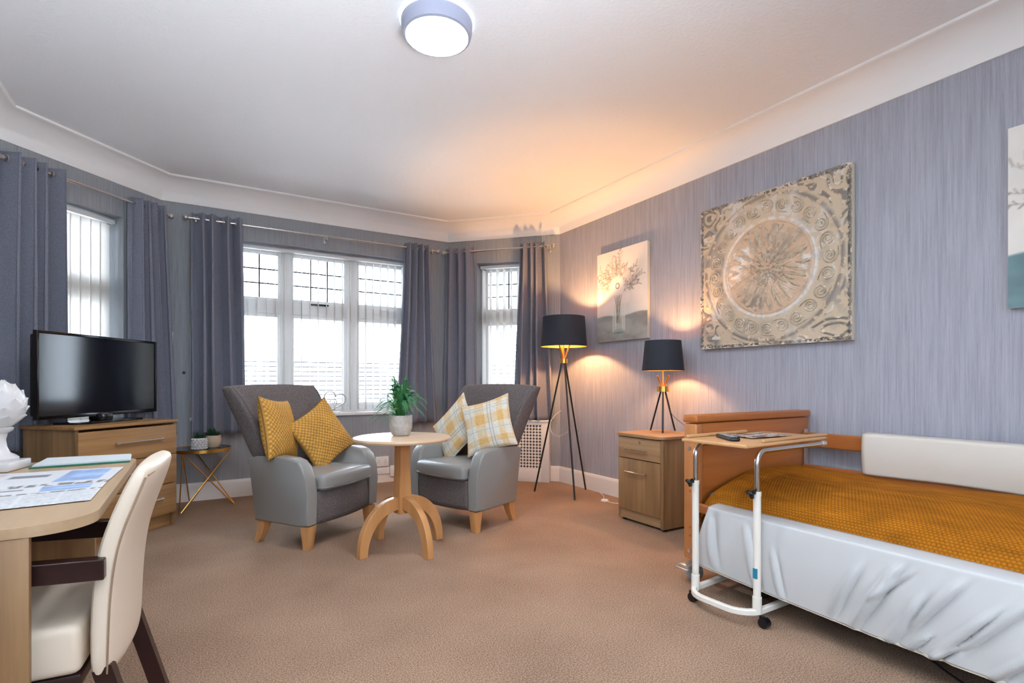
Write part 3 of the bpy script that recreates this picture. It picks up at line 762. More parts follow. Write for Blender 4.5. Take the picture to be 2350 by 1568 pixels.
# fern in stone pot
t = thing('potted_fern', 'green artificial fern in a grey stone pot on the round table', 'plant', (1.190, 3.43, .7415))
bm = B(); lathe(bm, [(.0005, 0), (.052, 0), (.060, .006), (.073, .045), (.077, .070), (.077, .135), (.069, .135), (.069, .118), (.0005, .118)], seg=48, cap=False); obj('pot', bm, M['pot_grey'], t, ang=35)
bm = B(); lathe(bm, [(.0005, .121), (.0685, .121)], seg=24, cap=False); obj('soil', bm, M['soil'], t)
rs = random.Random(11)
def frond(az, reach, height, droop, n=34, wmax=.021, seed=0):
    q = random.Random(seed); bm = B()
    d = Vector((cos(az), sin(az), 0)); s = Vector((-sin(az), cos(az), 0))
    p0 = Vector((d.x * .02, d.y * .02, .115)); p1 = p0 + d * reach * .30 + Vector((0, 0, height)); p2 = p0 + d * reach + Vector((0, 0, height - droop))
    sw = s * q.uniform(-.03, .03)
    C = lambda u: p0 * (1 - u) ** 2 + 2 * u * (1 - u) * (p1 + sw) + u * u * p2
    pts = [C(i / 12) for i in range(13)]
    tube(bm, pts, [.0014] * 13, 4)
    for i in range(2, n):
        u = i / n; c = C(u); tg = (C(min(1, u + .02)) - C(u - .02)).normalized()
        side = tg.cross(Vector((0, 0, 1))); side = (side if side.length > .1 else s).normalized()
        L_ = wmax * sin(pi * min(1, u * .93 + .05)) ** .6 * q.uniform(.8, 1.1); hw = L_ * .13 + .0008
        for e in (1, -1):
            tip = c + side * e * L_ + tg * L_ * .45 + Vector((0, 0, -.18 * L_)); m_ = (c + tip) / 2
            vs = [bm.verts.new(c - tg * hw * .5), bm.verts.new(m_ - tg * hw), bm.verts.new(tip), bm.verts.new(m_ + tg * hw)]; bm.faces.new(vs)
    return bm
for k in range(72):
    az = k * 2.39996 + rs.uniform(-.2, .2); u = rs.random()
    reach = .035 + .135 * u ; hgt = .30 - .10 * u + rs.uniform(-.05, .02); dr = .03 + .14 * u
    obj('frond', frond(az, reach, hgt, dr, seed=k), M['leaf'] if k % 3 else M['leaf_light'], t, False)
aL = math.atan2(-.515, -.857)    # long stray fronds
camr = Vector((cos(radians(-31)), sin(radians(-31)), 0)); azr = math.atan2(camr.y, camr.x)
for k, (a, re, h_, dr) in enumerate(((azr + pi + .15, .235, .12, .17), (azr + pi - .2, .20, .10, .15), (azr + pi + .4, .17, .16, .16), (azr + .1, .165, .24, .15), (azr - .3, .13, .25, .12), (azr + .35, .14, .20, .13), (azr + pi - .1, .15, .20, .13))):
    obj('frond', frond(a, re, h_, dr, 38, .019, 90 + k), M['leaf_light'] if k % 2 else M['leaf'], t, False)

# bedside cabinet
t = thing('bedside_cabinet', 'light oak bedside cabinet with one drawer and one door by the bed head', 'cabinet', (2.92, 2.715, 0))
W_, D_ = .49, .47     # y width, x depth ; front face at x=0 looking to -x
rbox('side_panel', M['oak_v'], t, .012, D_, 0, .018, .02, .675, .002); rbox('side_panel', M['oak_v'], t, .012, D_, W_ - .018, W_, .02, .675, .002)
rbox('back_panel', M['oak_v'], t, D_ - .012, D_, .018, W_ - .018, .06, .675, .001)
rbox('base_panel', M['oak'], t, .02, D_ - .012, .018, W_ - .018, .075, .093, .001)
rbox('plinth', M['oak_y'], t, .016, .034, .018, W_ - .018, .02, .095, .002)
rbox('frame_post', M['oak_v'], t, -.004, .012, -.001, .028, .02, .672, .002)
bm = B(); out = []
for (cx, cy, a0) in ((.055, .03, 180), (.0, 0, 0)): pass
pl = [(D_, -.012), (D_, W_ + .012)] + [(.04 + .06 * cos(radians(a)), W_ + .012 - .06 + .06 * sin(radians(a))) for a in range(90, 181, 15)] + [(.04 + .06 * cos(radians(a)) , -.012 + .06 + .06 * sin(radians(a))) for a in range(180, 271, 15)]
prism(bm, [(x - .005 if x < .3 else x, y) for x, y in pl], .676, .698, 'z', .004, 2); obj('cabinet_top', bm, M['oak_y'], t)
d = rbox('drawer', M['oak_y'], t, -.006, .012, .030, W_ - .020, .505, .668, .003)
def barhandle(parent, x, y0, y1, z, off=.028, ax='y'):
    bm = B(); tube(bm, [(x - off, y0, z), (x - off, y1, z)], .0055, 10)
    for y in (y0 + .014, y1 - .014): tube(bm, [(x, y, z), (x - off, y, z)], .004, 8)
    for y in (y0 + .010, y1 - .010): tube(bm, [(x - off, y - .006, z), (x - off, y + .006, z)], .008, 10)
    return obj('handle', bm, M['chrome'], parent)
barhandle(d, -.006, .15, .375, .578)
bm = B(); tube(bm, [(-.005, .235, .636), (-.010, .235, .636)], .010, 14); obj('lock', bm, M['steel'], d)
d = rbox('door', M['oak_v'], t, -.006, .012, .030, W_ - .020, .1, .499, .003)
barhandle(d, -.006, .15, .375, .40)
for (x, y) in ((.05, .04), (.05, .45), (.42, .04), (.42, .45)):
    bm = B(); tube(bm, [(x, y, 0), (x, y, .02)], .018, 10); obj('foot', bm, M['black_plastic'], t)

# lamps
def tripod_lamp(name, label, cat, loc, feet, zc, zt, ztop, rl, shade, bulbz, upper='gold', coll=(.026, .035)):
    t = thing(name, label, cat, loc)
    for k, (fx, fy) in enumerate(feet):
        a = math.atan2(fy, fx); rr = .016
        cx, cy = cos(a) * rr * .0, sin(a) * rr * .0
        pc = Vector((cos(a) * rr, sin(a) * rr, zc)); pf = Vector((fx, fy, rl)); dirv = (pc - pf) / (zc - pf.z)
        pt = pc + dirv * (zt - zc); cr = -1
        # legs lean in and flare out again above the collar
        ptop = Vector((-cos(a) * -1 * rr - 0, 0, 0)); ptop = Vector((cos(a + pi) * (zt - zc) * dirv.to_2d().length * 1.7, sin(a + pi) * (zt - zc) * dirv.to_2d().length * 1.7, zt)) 
        bm = B(); tube(bm, [pf, pc], rl, 10); lg = obj('leg', bm, M['black_metal'], t)
        bm = B(); tube(bm, [Vector((-pc.x * .3, -pc.y * .3, zc + .01)), ptop], rl * .95, 10); obj('leg_tip', bm, M['gold'], lg)
    bm = B(); lathe(bm, [(coll[0] * .8, zc - coll[1] / 2), (coll[0], zc - coll[1] / 2), (coll[0], zc + coll[1] / 2), (coll[0] * .8, zc + coll[1] / 2)], seg=24); obj('collar', bm, M['gold'], t)
    bm = B(); tube(bm, [(0, 0, zc), (0, 0, bulbz - .045)], .007, 10); obj('stem', bm, M['gold'], t)
    bm = B(); tube(bm, [(0, 0, bulbz - .065), (0, 0, bulbz - .02)], .017, 14); obj('socket', bm, M['gold'], t)
    bm = B(); sphere(bm, (0, 0, bulbz + .006), .028, 2, (1, 1, 1.15)); obj('bulb', bm, M['bulb'] if zc > 1 else M['bulb_dim'], t)
    r0, z0, r1, z1 = shade
    bm = B(); lathe(bm, [(r0, z0), (r1, z1)], seg=64, cap=False); so = obj('lamp_shade', bm, M['shade'], t)
    bm = B(); lathe(bm, [(r0 - .0025, z0 + .001), (r1 - .0025, z1 - .001)], seg=64, cap=False); obj('lining', bm, M['gold_lining'], so)
    for (r_, z_) in ((r0 - .001, z0), (r1 - .001, z1)):
        bm = B(); tube(bm, [(r_ * cos(q), r_ * sin(q), z_) for q in [2 * pi * j / 64 for j in range(64)]], .0022, 6, closed=True); obj('rim', bm, M['shade'], so)
    bm = B()
    for k in range(3): a = 2 * pi * k / 3 + .5; tube(bm, [(0.016 * cos(a), .016 * sin(a), z0 + .035), (r0 * .97 * cos(a), r0 * .97 * sin(a), z0 + .02)], .0018, 5)
    obj('spider', bm, M['gold'], so)
    return t
tripod_lamp('floor_lamp', 'tall black tripod floor lamp with gold collar and gold-lined black drum shade', 'floor lamp', (3.095, 4.16, 0),
            [(-.187, .235), (-.085, -.285), (.305, .04)], 1.305, 1.47, 0, .0085, (.226, 1.447, .205, 1.735), 1.56, coll=(.037, .042))
tripod_lamp('table_lamp', 'small black tripod table lamp with gold collar on the bedside cabinet', 'table lamp', (3.203, 2.985, .6995),
            [(-.004, .130), (-.108, -.098), (.111, -.024)], .345, .45, 0, .007, (.163, .493, .140, .727), .60, coll=(.046, .043))

# lamp cables
t = thing('lamp_cable', 'thin white floor lamp cable with a round foot switch lying on the carpet', 'cable')
bm = B(); tube(bm, bez([(3.145, 4.16, .61), (3.15, 4.30, .555), (3.15, 4.42, .565), (3.175, 4.51, .655), (3.27, 4.56, .74), (3.40, 4.62, .79)], 8), .003, 6); obj('flex', bm, M['white_plastic'], t)
bm = B(); tube(bm, bez([(3.43, 4.02, .012), (3.36, 3.88, .006), (3.30, 3.81, .006), (3.245, 3.755, .01)], 8), .003, 6); obj('flex', bm, M['white_plastic'], t)
bm = B(); lathe(bm, [(.0005, 0), (.034, 0), (.036, .008), (.028, .018), (.0005, .022)], c=(3.237, 3.721, 0.001), seg=24, cap=False); obj('foot_switch', bm, M['white_plastic'], t)
bm = B(); tube(bm, bez([(3.23, 3.69, .008), (3.25, 3.6, .005), (3.36, 3.5, .004), (3.43, 3.3, .006)], 8), .003, 6); obj('flex', bm, M['white_plastic'], t)
t = thing('lamp_cable', 'thin brown cable trailing down behind the small table lamp', 'cable')
bm = B(); tube(bm, bez([(3.225, 2.975, 1.02), (3.26, 2.95, .85), (3.37, 2.88, .74), (3.44, 2.80, .705), (3.452, 2.74, .702)], 8), .002, 6); obj('flex', bm, M['bark'], t)

# side table with two pots
t = thing('side_table', 'small round side table with black top and crossed gold wire legs', 'side table', (.05, 5.415, 0))
r_ = .235
bm = B(); lathe(bm, [(.0005, .500), (r_ - .006, .500), (r_ - .006, .5165), (.0005, .5165)], seg=64, cap=False); obj('table_top', bm, plain('black_glass', (.06, .065, .08), .12), t)
bm = B(); lathe(bm, [(r_ - .0055, .492), (r_, .492), (r_, .519), (r_ - .0055, .519), (r_ - .0055, .492)], seg=64, cap=False); obj('rim', bm, M['gold'], t)
feet = [(-.155, -.225), (-.085, .24), (.254, -.05)]
rim = [(-.125, -.175), (-.06, .195), (.21, -.055)]
for (i, j) in ((0, 0), (0, 2), (2, 0), (2, 1), (1, 0), (1, 2)):
    f_ = Vector((*feet[i], .006)); g_ = Vector((*rim[j], .492)); off = Vector((.006 * (j - 1), .006 * (1 - j), 0))
    bm = B(); tube(bm, [f_ + off, g_ + off * 2], .0052, 8); obj('leg', bm, M['gold'], t)
t = thing('succulent_pot', 'white bobble-textured pot with a dark succulent, at the front of the side table', 'plant', (.035, 5.30, .5185))
bm = B(); lathe(bm, [(.0005, 0), (.050, 0), (.054, .01), (.054, .098), (.048, .098), (.048, .085), (.0005, .085)], seg=32, cap=False); po = obj('pot', bm, M['ceramic'], t)
bm = B()
for r in range(5):
    for k in range(14): a = 2 * pi * (k + .5 * (r % 2)) / 14; q = bmesh.ops.create_icosphere(bm, subdivisions=1, radius=.0115); [setattr(v, 'co', v.co + Vector((.054 * cos(a), .054 * sin(a), .012 + .0185 * r))) for v in q['verts']]
bo = obj('bobbles', bm, M['ceramic'], po); bo['kind'] = 'stuff'
def rosette(parent, c, n, L_, mat, seed):
    q = random.Random(seed); bm = B()
    for k in range(n):
        a = k * 2.4; el = radians(20 + 60 * k / n); l = L_ * q.uniform(.8, 1.1)
        d = Vector((cos(a) * cos(el), sin(a) * cos(el), sin(el))); s = Vector((-sin(a), cos(a), 0)); c0 = Vector(c)
        u_ = d.cross(s)
        vs = [bm.verts.new(c0), bm.verts.new(c0 + d * l * .5 + s * l * .16), bm.verts.new(c0 + d * l), bm.verts.new(c0 + d * l * .5 - s * l * .16)]
        vt = bm.verts.new(c0 + d * l * .5 - u_ * l * .10)
        bm.faces.new(vs); 
        for i in range(4): bm.faces.new((vs[i], vs[(i + 1) % 4], vt))
    return obj('leaves', bm, mat, parent, False)
rosette(t, (0, 0, .085), 34, .065, M['leaf_dark'], 2)
t = thing('succulent_pot', 'plain beige rounded pot with a spiky succulent, behind the white bobble pot', 'plant', (.145, 5.425, .5185))
bm = B(); lathe(bm, [(.0005, 0), (.045, 0), (.056, .02), (.062, .06), (.058, .105), (.052, .105), (.052, .09), (.0005, .09)], seg=36, cap=False); obj('pot', bm, M['pot_beige'], t)
rosette(t, (-.01, 0, .09), 40, .085, M['leaf_dark'], 5)

# chest of drawers (front along the bay wall direction)
t = thing('chest_of_drawers', 'light oak chest with three drawers carrying the television in the bay corner', 'chest of drawers', (-.13, 4.83, 0), 45)
# local: x = along the front towards the bay (front spans x -.735..0), y = back
Wc, Dc, Hc = .735, .45, .79
rbox('side_panel', M['oak_v'], t, -Wc, -Wc + .018, .0, Dc, .02, Hc, .002); rbox('side_panel', M['oak_v'], t, -.018, 0, .0, Dc, .0, Hc, .002)
rbox('back_panel', M['oak_v'], t, -Wc + .018, -.018, Dc - .012, Dc, .06, Hc, .001)
rbox('plinth', M['oak'], t, -Wc + .018, -.018, .03, .048, .0, .10, .002)
rbox('chest_top', M['oak'], t, -Wc - .018, .018, -.016, Dc + .01, Hc + .001, Hc + .023, .004)
for k, (z0, z1) in enumerate(((.555, .775), (.335, .550), (.105, .330))):
    d = rbox('drawer', M['oak'], t, -Wc + .004, -.003, -.018, -.001, z0, z1, .003)
    bm = B(); zh = (z0 + z1) / 2 + .015
    tube(bm, [(-.50, -.046, zh), (-.14, -.046, zh)], .006, 10)
    for x in (-.485, -.155):
        tube(bm, [(x, -.018, zh), (x, -.046, zh)], .005, 8); tube(bm, [(x - .012, -.046, zh), (x + .012, -.046, zh)], .009, 10)
    obj('handle', bm, M['steel'], d)

# television
t = thing('television', 'flat black television on a glossy black stand on the oak chest', 'television', (-.568, 4.80, .8135), 55.5)
Wt = 1.03; h0, h1 = .045, .615
rbox('back_cover', M['black_plastic'], t, -Wt / 2 + .02, Wt / 2 - .02, .012, .06, h0 + .02, h1 - .02, .015)
bm = B()
for q in ((-Wt / 2, -Wt / 2 + .018, h0, h1), (Wt / 2 - .018, Wt / 2, h0, h1), (-Wt / 2 + .018, Wt / 2 - .018, h1 - .018, h1), (-Wt / 2 + .018, Wt / 2 - .018, h0, h0 + .026)):
    box(bm, q[0], q[1], -.012, .014, q[2], q[3], .002)
obj('bezel', bm, M['tv_black'], t)
rbox('screen', M['tv_screen'], t, -Wt / 2 + .018, Wt / 2 - .018, -.006, .012, h0 + .026, h1 - .018, 0)
rbox('badge', M['steel'], t, -.028, .028, -.0135, -.0118, h0 + .007, h0 + .016, 0)
bm = B(); pl = [(-.30, -.06), (-.24, -.11), (.24, -.11), (.30, -.06), (.30, .09), (-.30, .09)]; prism(bm, pl, .0, .012, 'z', .003, 2); obj('stand_base', bm, M['tv_black'], t)
rbox('stand_neck', M['tv_black'], t, -.07, .07, -.02, .05, .012, .06, .008)

# desk
t = thing('desk', 'pale oak desk with rounded corner and panel legs in the left foreground', 'desk', (0, 0, 0))
pl = [(-1.0, 1.70)] + [(-.36 + .135 * sin(radians(a)), 1.835 - .135 * cos(radians(a))) for a in range(0, 91, 9)] + [(-.36 + .135 * cos(radians(a)), 2.90 + .135 * sin(radians(a))) for a in range(0, 91, 9)] + [(-1.0, 3.035)]
bm = B(); prism(bm, pl, .722, .75, 'z', .003, 2); obj('desk_top', bm, M['desk_top'], t)
rbox('end_panel', M['oak_v'], t, -.98, -.345, 1.702, 1.728, 0, .7215, .002)
rbox('end_panel', M['oak_v'], t, -.98, -.375, 2.93, 2.958, 0, .7215, .002)
rbox('back_panel', M['oak_v'], t, -.93, -.91, 1.73, 2.928, .25, .7215, .002)

# things on the desk
def paper(name, label, cat, corners, z, colf, nx=90, ny=60, group=None, bumps=.002, hinge=None):
    """corners p00,p10,p11,p01 (x,y) ; u from p00 to p10, v from p00 to p01"""
    u = np.linspace(0, 1, nx); v = np.linspace(0, 1, ny); U, V = np.meshgrid(u, v, indexing='ij')
    c = np.array(corners, float)
    P = (c[0] * ((1 - U) * (1 - V))[..., None] + c[1] * (U * (1 - V))[..., None] + c[2] * (U * V)[..., None] + c[3] * ((1 - U) * V)[..., None])
    Z = z + bumps * (fnoise(U, V, 4, 3)) + (hinge(U, V) if hinge else 0)
    o = gridmesh(name, np.dstack([P, Z]), M['paper'], None, colf(U, V))
    md = o.modifiers.new('t', 'SOLIDIFY'); md.thickness = .0012; md.offset = 1
    return tag(o, label, cat, group)
def newsprint(U, V):
    c = np.ones(U.shape + (3,)) * np.array((.83, .84, .85))
    rows = (np.sin(V * 2 * pi * 34) > -.1) * 1.0
    cols = 1 - (np.abs((U * 6) % 1 - .5) > .46) * 1.0
    txt = rows * cols * (fnoise(U, V, 90, 2, 2) > .42) * (V < .60)
    c -= .13 * txt[..., None]
    head = (V > .60) & (V < .67) & (U > .25) & (fnoise(U, V * .3, 70, 3, 1) > .45); c[head] = (.5, .48, .47)
    r2 = (V > .70) & (V < .97)
    p1 = r2 & (U > .72) & (U < .94); c[p1] = np.array((.60, .70, .86)) * (.8 + .4 * fnoise(U, V, 12, 6))[p1][:, None]
    p2 = r2 & (U > .28) & (U < .40) & (fnoise(U, V, 9, 7) > .45); c[p2] = (.78, .70, .72)
    p3 = r2 & (U > .0) & (U < .22) & (fnoise(U, V, 8, 9) > .5); c[p3] = (.68, .62, .60)
    p4 = r2 & (U > .45) & (U < .65) & (V > .84) & (V < .90); c[p4] = (.52, .52, .56)
    return lina(c)
paper('newspaper', 'open newspaper spread flat on the near side of the desk', 'newspaper', [(-.78, 1.905), (-.262, 1.965), (-.262, 2.30), (-.86, 2.28)], .752, newsprint, 110, 80, hinge=lambda U, V: .0)
def newsprint2(U, V):
    c = newsprint(U, V * .38 + .62); return c
paper('newspaper', 'folded newspaper page with a blue picture, under the spread sheet on the desk', 'newspaper', [(-.86, 2.285), (-.262, 2.30), (-.248, 2.665), (-.82, 2.70)], .752, newsprint2, 110, 50)
t = thing('document_folder', 'green-edged folder of papers lying at the far end of the desk', 'folder', (-.42, 2.93, .751))
bm = B(); pl = [(-.150, -.123), (.178, -.108), (.165, .115), (-.150, .14)]; prism(bm, pl, 0, .006, 'z'); obj('cover', bm, M['green_card'], t, False)
for k in range(3):
    bm = B(); prism(bm, [(x * (.985 - .012 * k) + .004, y * .95 + .006) for x, y in pl], .0062 + .0022 * k, .0080 + .0022 * k, 'z'); obj('sheet', bm, plain('white_sheet', (.84, .87, .88), .6), t, False)
# artichoke finial
t = thing('artichoke_finial', 'glossy white ceramic artichoke ornament on a square foot, on the desk', 'ornament', (-.682, 2.845, .751))
bm = B(); box(bm, -.085, .085, -.085, .085, 0, .035, .005, 2); obj('plinth', bm, M['ceramic'], t).rotation_euler = (0, 0, radians(-12))
bm = B(); lathe(bm, [(.074, .035), (.076, .046), (.066, .056), (.05, .066), (.04, .09), (.036, .12), (.042, .145), (.056, .155), (.060, .165), (.05, .172), (.04, .176)], seg=40); obj('stem', bm, M['ceramic'], t)
bm = B(); sphere(bm, (0, 0, .255), .088, 3, (1, 1, .98)); obj('core', bm, M['ceramic'], t)
bm = B(); rows, cols = 6, 8
for i in range(rows + 1):
    for j in range(cols + 1):
        a = -1 + 2 * j / cols; z = i / rows; w_ = .036 * sqrt(max(0.0, 1 - (max(0, z - .4) / .6) ** 2)) + .001
        bm.verts.new((a * w_, -.004 + .007 * a * a + .018 * z ** 2 - .008 * z ** 6, z * .066))
bm.verts.ensure_lookup_table()
for i in range(rows):
    for j in range(cols): k = i * (cols + 1) + j; bm.faces.new((bm.verts[k], bm.verts[k + 1], bm.verts[k + cols + 2], bm.verts[k + cols + 1]))
bmesh.ops.recalc_face_normals(bm, faces=bm.faces[:]); bmesh.ops.solidify(bm, geom=bm.faces[:], thickness=.006); bmesh.ops.recalc_face_normals(bm, faces=bm.faces[:])
pm = bpy.data.meshes.new('petal'); bm.to_mesh(pm); bm.free(); pm.polygons.foreach_set('use_smooth', [True] * len(pm.polygons)); pm.set_sharp_from_angle(angle=radians(50))
for r in range(7):
    lat = radians(-46 + 19 * r); nn = max(4, int(round(9 * cos(lat) + .5)))
    for k in range(nn):
        a = 2 * pi * (k + .5 * (r % 2)) / nn
        o = link('petal', pm, M['ceramic'], t); R_ = .096
        nrm = Vector((cos(a) * cos(lat), sin(a) * cos(lat), sin(lat)))
        up = Vector((-cos(a) * sin(lat), -sin(a) * sin(lat), cos(lat)))
        n2 = (nrm * cos(radians(12)) - up * sin(radians(12))); up2 = (up * cos(radians(12)) + nrm * sin(radians(12)))
        rt = up2.cross(n2) * -1
        mm = Matrix((-rt, -n2, up2)).transposed().to_4x4(); mm.translation = Vector((0, 0, .255)) + nrm * (R_ - .004) - up * .022
        o.matrix_local = mm

# dining chair (faces the desk, -x)
t = thing('dining_chair', 'cream leather dining armchair with dark wooden arms pushed up to the desk', 'chair', (-.17, 1.975, 0), -5)
hw = .218
def chair_back():
    # profile (x) as function of z: rear and front surfaces; top narrower with a ridge
    rows = []
    zs = [.30, .34, .42, .52, .62, .70, .78, .83, .858, .868]
    rear = [-.004, .004, .006, .010, .020, .040, .068, .086, .090, .080]
    frnt = [-.050, -.056, -.056, -.054, -.046, -.026, .004, .026, .040, .052]
    hws = [.208, .218, .221, .223, .224, .222, .219, .214, .204, .190]
    bm = B(); rings = []
    for z, xr, xf, h in zip(zs, rear, frnt, hws):
        ring = []
        for j in range(13):      # rear face near -> far, slightly bowed
            a = -1 + 2 * j / 12; ring.append((xr - .016 * abs(a) ** 4 + .012 * (1 - a * a), a * h, z + .006 * (1 - a * a) * (z > .8)))
        for j in range(13):
            a = 1 - 2 * j / 12; ring.append((xf + .006 * abs(a) ** 3, a * h, z + .006 * (1 - a * a) * (z > .8)))
        rings.append([bm.verts.new(q) for q in ring])
    for A, C in zip(rings, rings[1:]):
        for k in range(26): bm.faces.new((A[k], A[(k + 1) % 26], C[(k + 1) % 26], C[k]))
    for R_ in (rings[0], rings[-1]):
        for j in range(12): bm.faces.new((R_[j], R_[j + 1], R_[25 - j - 1], R_[25 - j]))
    return bm
o = obj('backrest', chair_back(), M['cream_leather'], t, ang=70); md = o.modifiers.new('s', 'SUBSURF'); md.levels = 2; md.render_levels = 2
for s in (-1, 1):
    bm = B(); tube(bm, bez([(-.012, s * .213, .32), (-.004, s * .224, .50), (.008, s * .225, .62), (.026, s * .223, .70), (.054, s * .219, .78), (.074, s * .211, .838)], 5), .0022, 6); obj('seam', bm, M['stitch'], o)
bm = B(); tube(bm, bez([(.078, -.20, .842), (.093, -.1, .850), (.097, 0, .852), (.093, .1, .850), (.078, .20, .842)], 5), .0022, 6); obj('seam', bm, M['stitch'], o)
bm = B(); box(bm, -.50, -.068, -.212, .212, .33, .455, .022, 4)
for v in bm.verts:
    if v.co.z > .42: v.co.z += .018 * (1 - (v.co.y / .25) ** 2)
obj('seat', bm, M['cream_leather'], t, ang=60)
for s in (-1, 1):
    bm = B(); box(bm, -.47, -.012, s * .226 - .021, s * .226 + .021, .582, .636, .0025, 1)
    for v in bm.verts: v.co.z += .02 * (v.co.x < -.3)
    obj('armrest', bm, M['dark_wood'], t)
    bm = B(); tube(bm, [(-.40, s * .228, 0), (-.42, s * .228, .58)], .02, square=(.018, .018)); obj('leg', bm, M['dark_wood'], t)
    bm = B(); tube(bm, [(.070, s * .195, 0), (-.025, s * .19, .335)], .02, square=(.020, .022)); obj('leg', bm, M['dark_wood'], t)
rbox('seat_rail', M['dark_wood'], t, -.49, -.07, -.205, .205, .295, .329, .003)

# ================================================================== BED
t = thing('care_bed', 'low adjustable beech care bed with headboard and side rails along the right wall', 'bed', (0, 0, 0))
BX0, BX1, BY0, BY1 = 2.335, 3.43, -.12, 1.935
for nm, y0, y1 in (('headboard', BY1, BY1 + .095), ('footboard', BY0 - .09, BY0)):
    hb = rbox(nm, M['bed_wood'], t, BX0 + .012, BX1 - .004, y0 + .012, y1 - .012, .13, .872, .003)
    rbox('end_post', M['bed_wood_v'], hb, BX0, BX0 + .055, y0 + .004, y1 - .004, .125, .870, .010, 3)
    bm = B(); box(bm, BX0 - .004, BX1 + .002, y0 - .002, y1 + .002, .876, .918, .012, 3); obj('cap_rail', bm, M['bed_wood'], hb)
    for z in (.735, .17):
        bm = B(); tube(bm, [(BX0 + .001, y0 + .05, z), (BX0 - .004, y0 + .05, z)], .011, 14); obj('bolt', bm, M['steel'], hb)
    for z in (.55, .5, .3, .255):
        bm = B(); tube(bm, [(BX0 + .001, y0 + .045, z), (BX0 - .001, y0 + .045, z)], .007, 10); obj('plug', bm, M['bed_wood_y'], hb)
def rail(x, z0, z1, th=.024):
    return rbox('side_rail', M['bed_wood_y'], t, x - th / 2, x + th / 2, BY0 + .002, BY1 + .008, z0, z1, .010, 3)
rail(3.355, .69, .78); rail(3.355, .50, .575); rail(2.315, .40, .452); rail(2.315, .20, .27)
bm = B(); tube(bm, [(3.355, BY1 - .012, .13), (3.355, BY1 - .012, .80)], .008, square=(.008, .008)); obj('rail_guide', bm, M['steel'], t)
rbox('bed_frame', M['black_metal'], t, 2.42, 3.30, BY0 + .05, BY1 - .01, .26, .31, .004)
rbox('mattress', M['mattress'], t, 2.40, 3.325, BY0 + .03, BY1 - .015, .312, .50, .03, 4)
for y in (.15, 1.65):
    rbox('cross_member', M['black_metal'], t, 2.45, 3.25, y - .03, y + .03, .12, .258, .004)
    for x in (2.48, 3.22):
        bm = B(); tube(bm, [(x - .02, y, .05), (x + .02, y, .05)], .05, 18); tube(bm, [(x, y, .05), (x, y, .13)], .015, 8); obj('castor', bm, M['black_plastic'], t)
bm = B(); tube(bm, [(2.36, 1.99, .052), (2.395, 1.99, .052)], .05, 18); tube(bm, [(2.378, 1.99, .05), (2.378, 1.99, .14)], .016, 8); obj('castor', bm, M['grey_plastic'], t)
bm = B(); box(bm, 2.29, 2.40, 1.955, 2.025, .085, .10, .004); box(bm, 2.275, 2.31, 1.945, 2.035, .075, .085, .003); obj('brake_pedal', bm, M['steel'], t)
for y0 in (-.1,):
    bm = B(); box(bm, 2.50, 2.75, .55, 1.15, .10, .2, .02); obj('motor', bm, M['black_plastic'], t)

# blanket: real waffle relief
nx, ny = 400, 660
x = np.linspace(0, 1, nx); y = np.linspace(BY0 + .02, BY1 - .012, ny)
U, Yg = np.meshgrid(x, y, indexing='ij')
# arc-length path across the bed: hangs over near edge, flat across
pathx = np.array([2.338, 2.345, 2.375, 2.43, 2.52, 2.65, 2.85, 3.1, 3.30, 3.335]); pathz = np.array([.405, .452, .497, .530, .556, .570, .572, .566, .560, .52])
sl = np.concatenate([[0], np.cumsum(np.hypot(np.diff(pathx), np.diff(pathz)))]); S = U * sl[-1]
def smooth_interp(S_, sl_, v):
    from_ = np.interp(S_, sl_, v); d = .035
    return (from_ + np.interp(S_ - d, sl_, v) + np.interp(S_ + d, sl_, v) + np.interp(S_ - d / 2, sl_, v) + np.interp(S_ + d / 2, sl_, v)) / 5
Xg = np.interp(S, sl, pathx); Zg = smooth_interp(S, sl, pathz)
Zg += .022 * (fnoise(Xg, Yg, 2.6, 21, 2) - .5) + .010 * np.sin(Yg * 5.5 + Xg * 3) * np.clip((Xg - 2.35) * 4, 0, 1)
hd = np.clip((Yg - (BY1 - .10)) / .09, 0, 1); Zg -= .055 * hd ** 2 * np.clip((2.75 - Xg) * 4, 0, 1); Xg += .015 * hd ** 2 * np.clip((2.50 - Xg) * 6, 0, 1)
p_ = .0150
a = (S + .35 * Yg * 0) / p_; b = Yg / p_
rowpar = np.floor(a) % 2
fb = (b + .5 * rowpar)
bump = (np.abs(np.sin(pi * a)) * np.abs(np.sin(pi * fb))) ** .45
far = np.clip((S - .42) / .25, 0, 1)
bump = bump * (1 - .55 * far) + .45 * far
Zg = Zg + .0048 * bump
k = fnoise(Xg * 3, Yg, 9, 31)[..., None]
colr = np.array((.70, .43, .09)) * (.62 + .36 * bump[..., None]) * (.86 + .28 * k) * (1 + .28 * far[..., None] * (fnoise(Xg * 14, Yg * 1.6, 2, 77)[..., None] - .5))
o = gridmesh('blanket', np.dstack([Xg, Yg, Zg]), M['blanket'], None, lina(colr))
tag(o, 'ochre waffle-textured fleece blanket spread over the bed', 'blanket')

# near bumper (dropped side rail cover)
ny, nz = 260, 60
v = np.linspace(0, 1, nz); yy = np.linspace(0, 1, ny); Yp, V = np.meshgrid(yy, v, indexing='ij')
Y0, Y1 = BY0 + .03, 1.80
Yw = Y1 + (Y0 - Y1) * Yp
Yb = Yw + .085 * V * np.clip(1 - Yp * 9, 0, 1)
sag = .030 * np.sin(pi * np.clip(Yp * 1.1, 0, 1)) 
zt, zb = .452, .152
Z = zt + (zb - zt) * V - sag * V
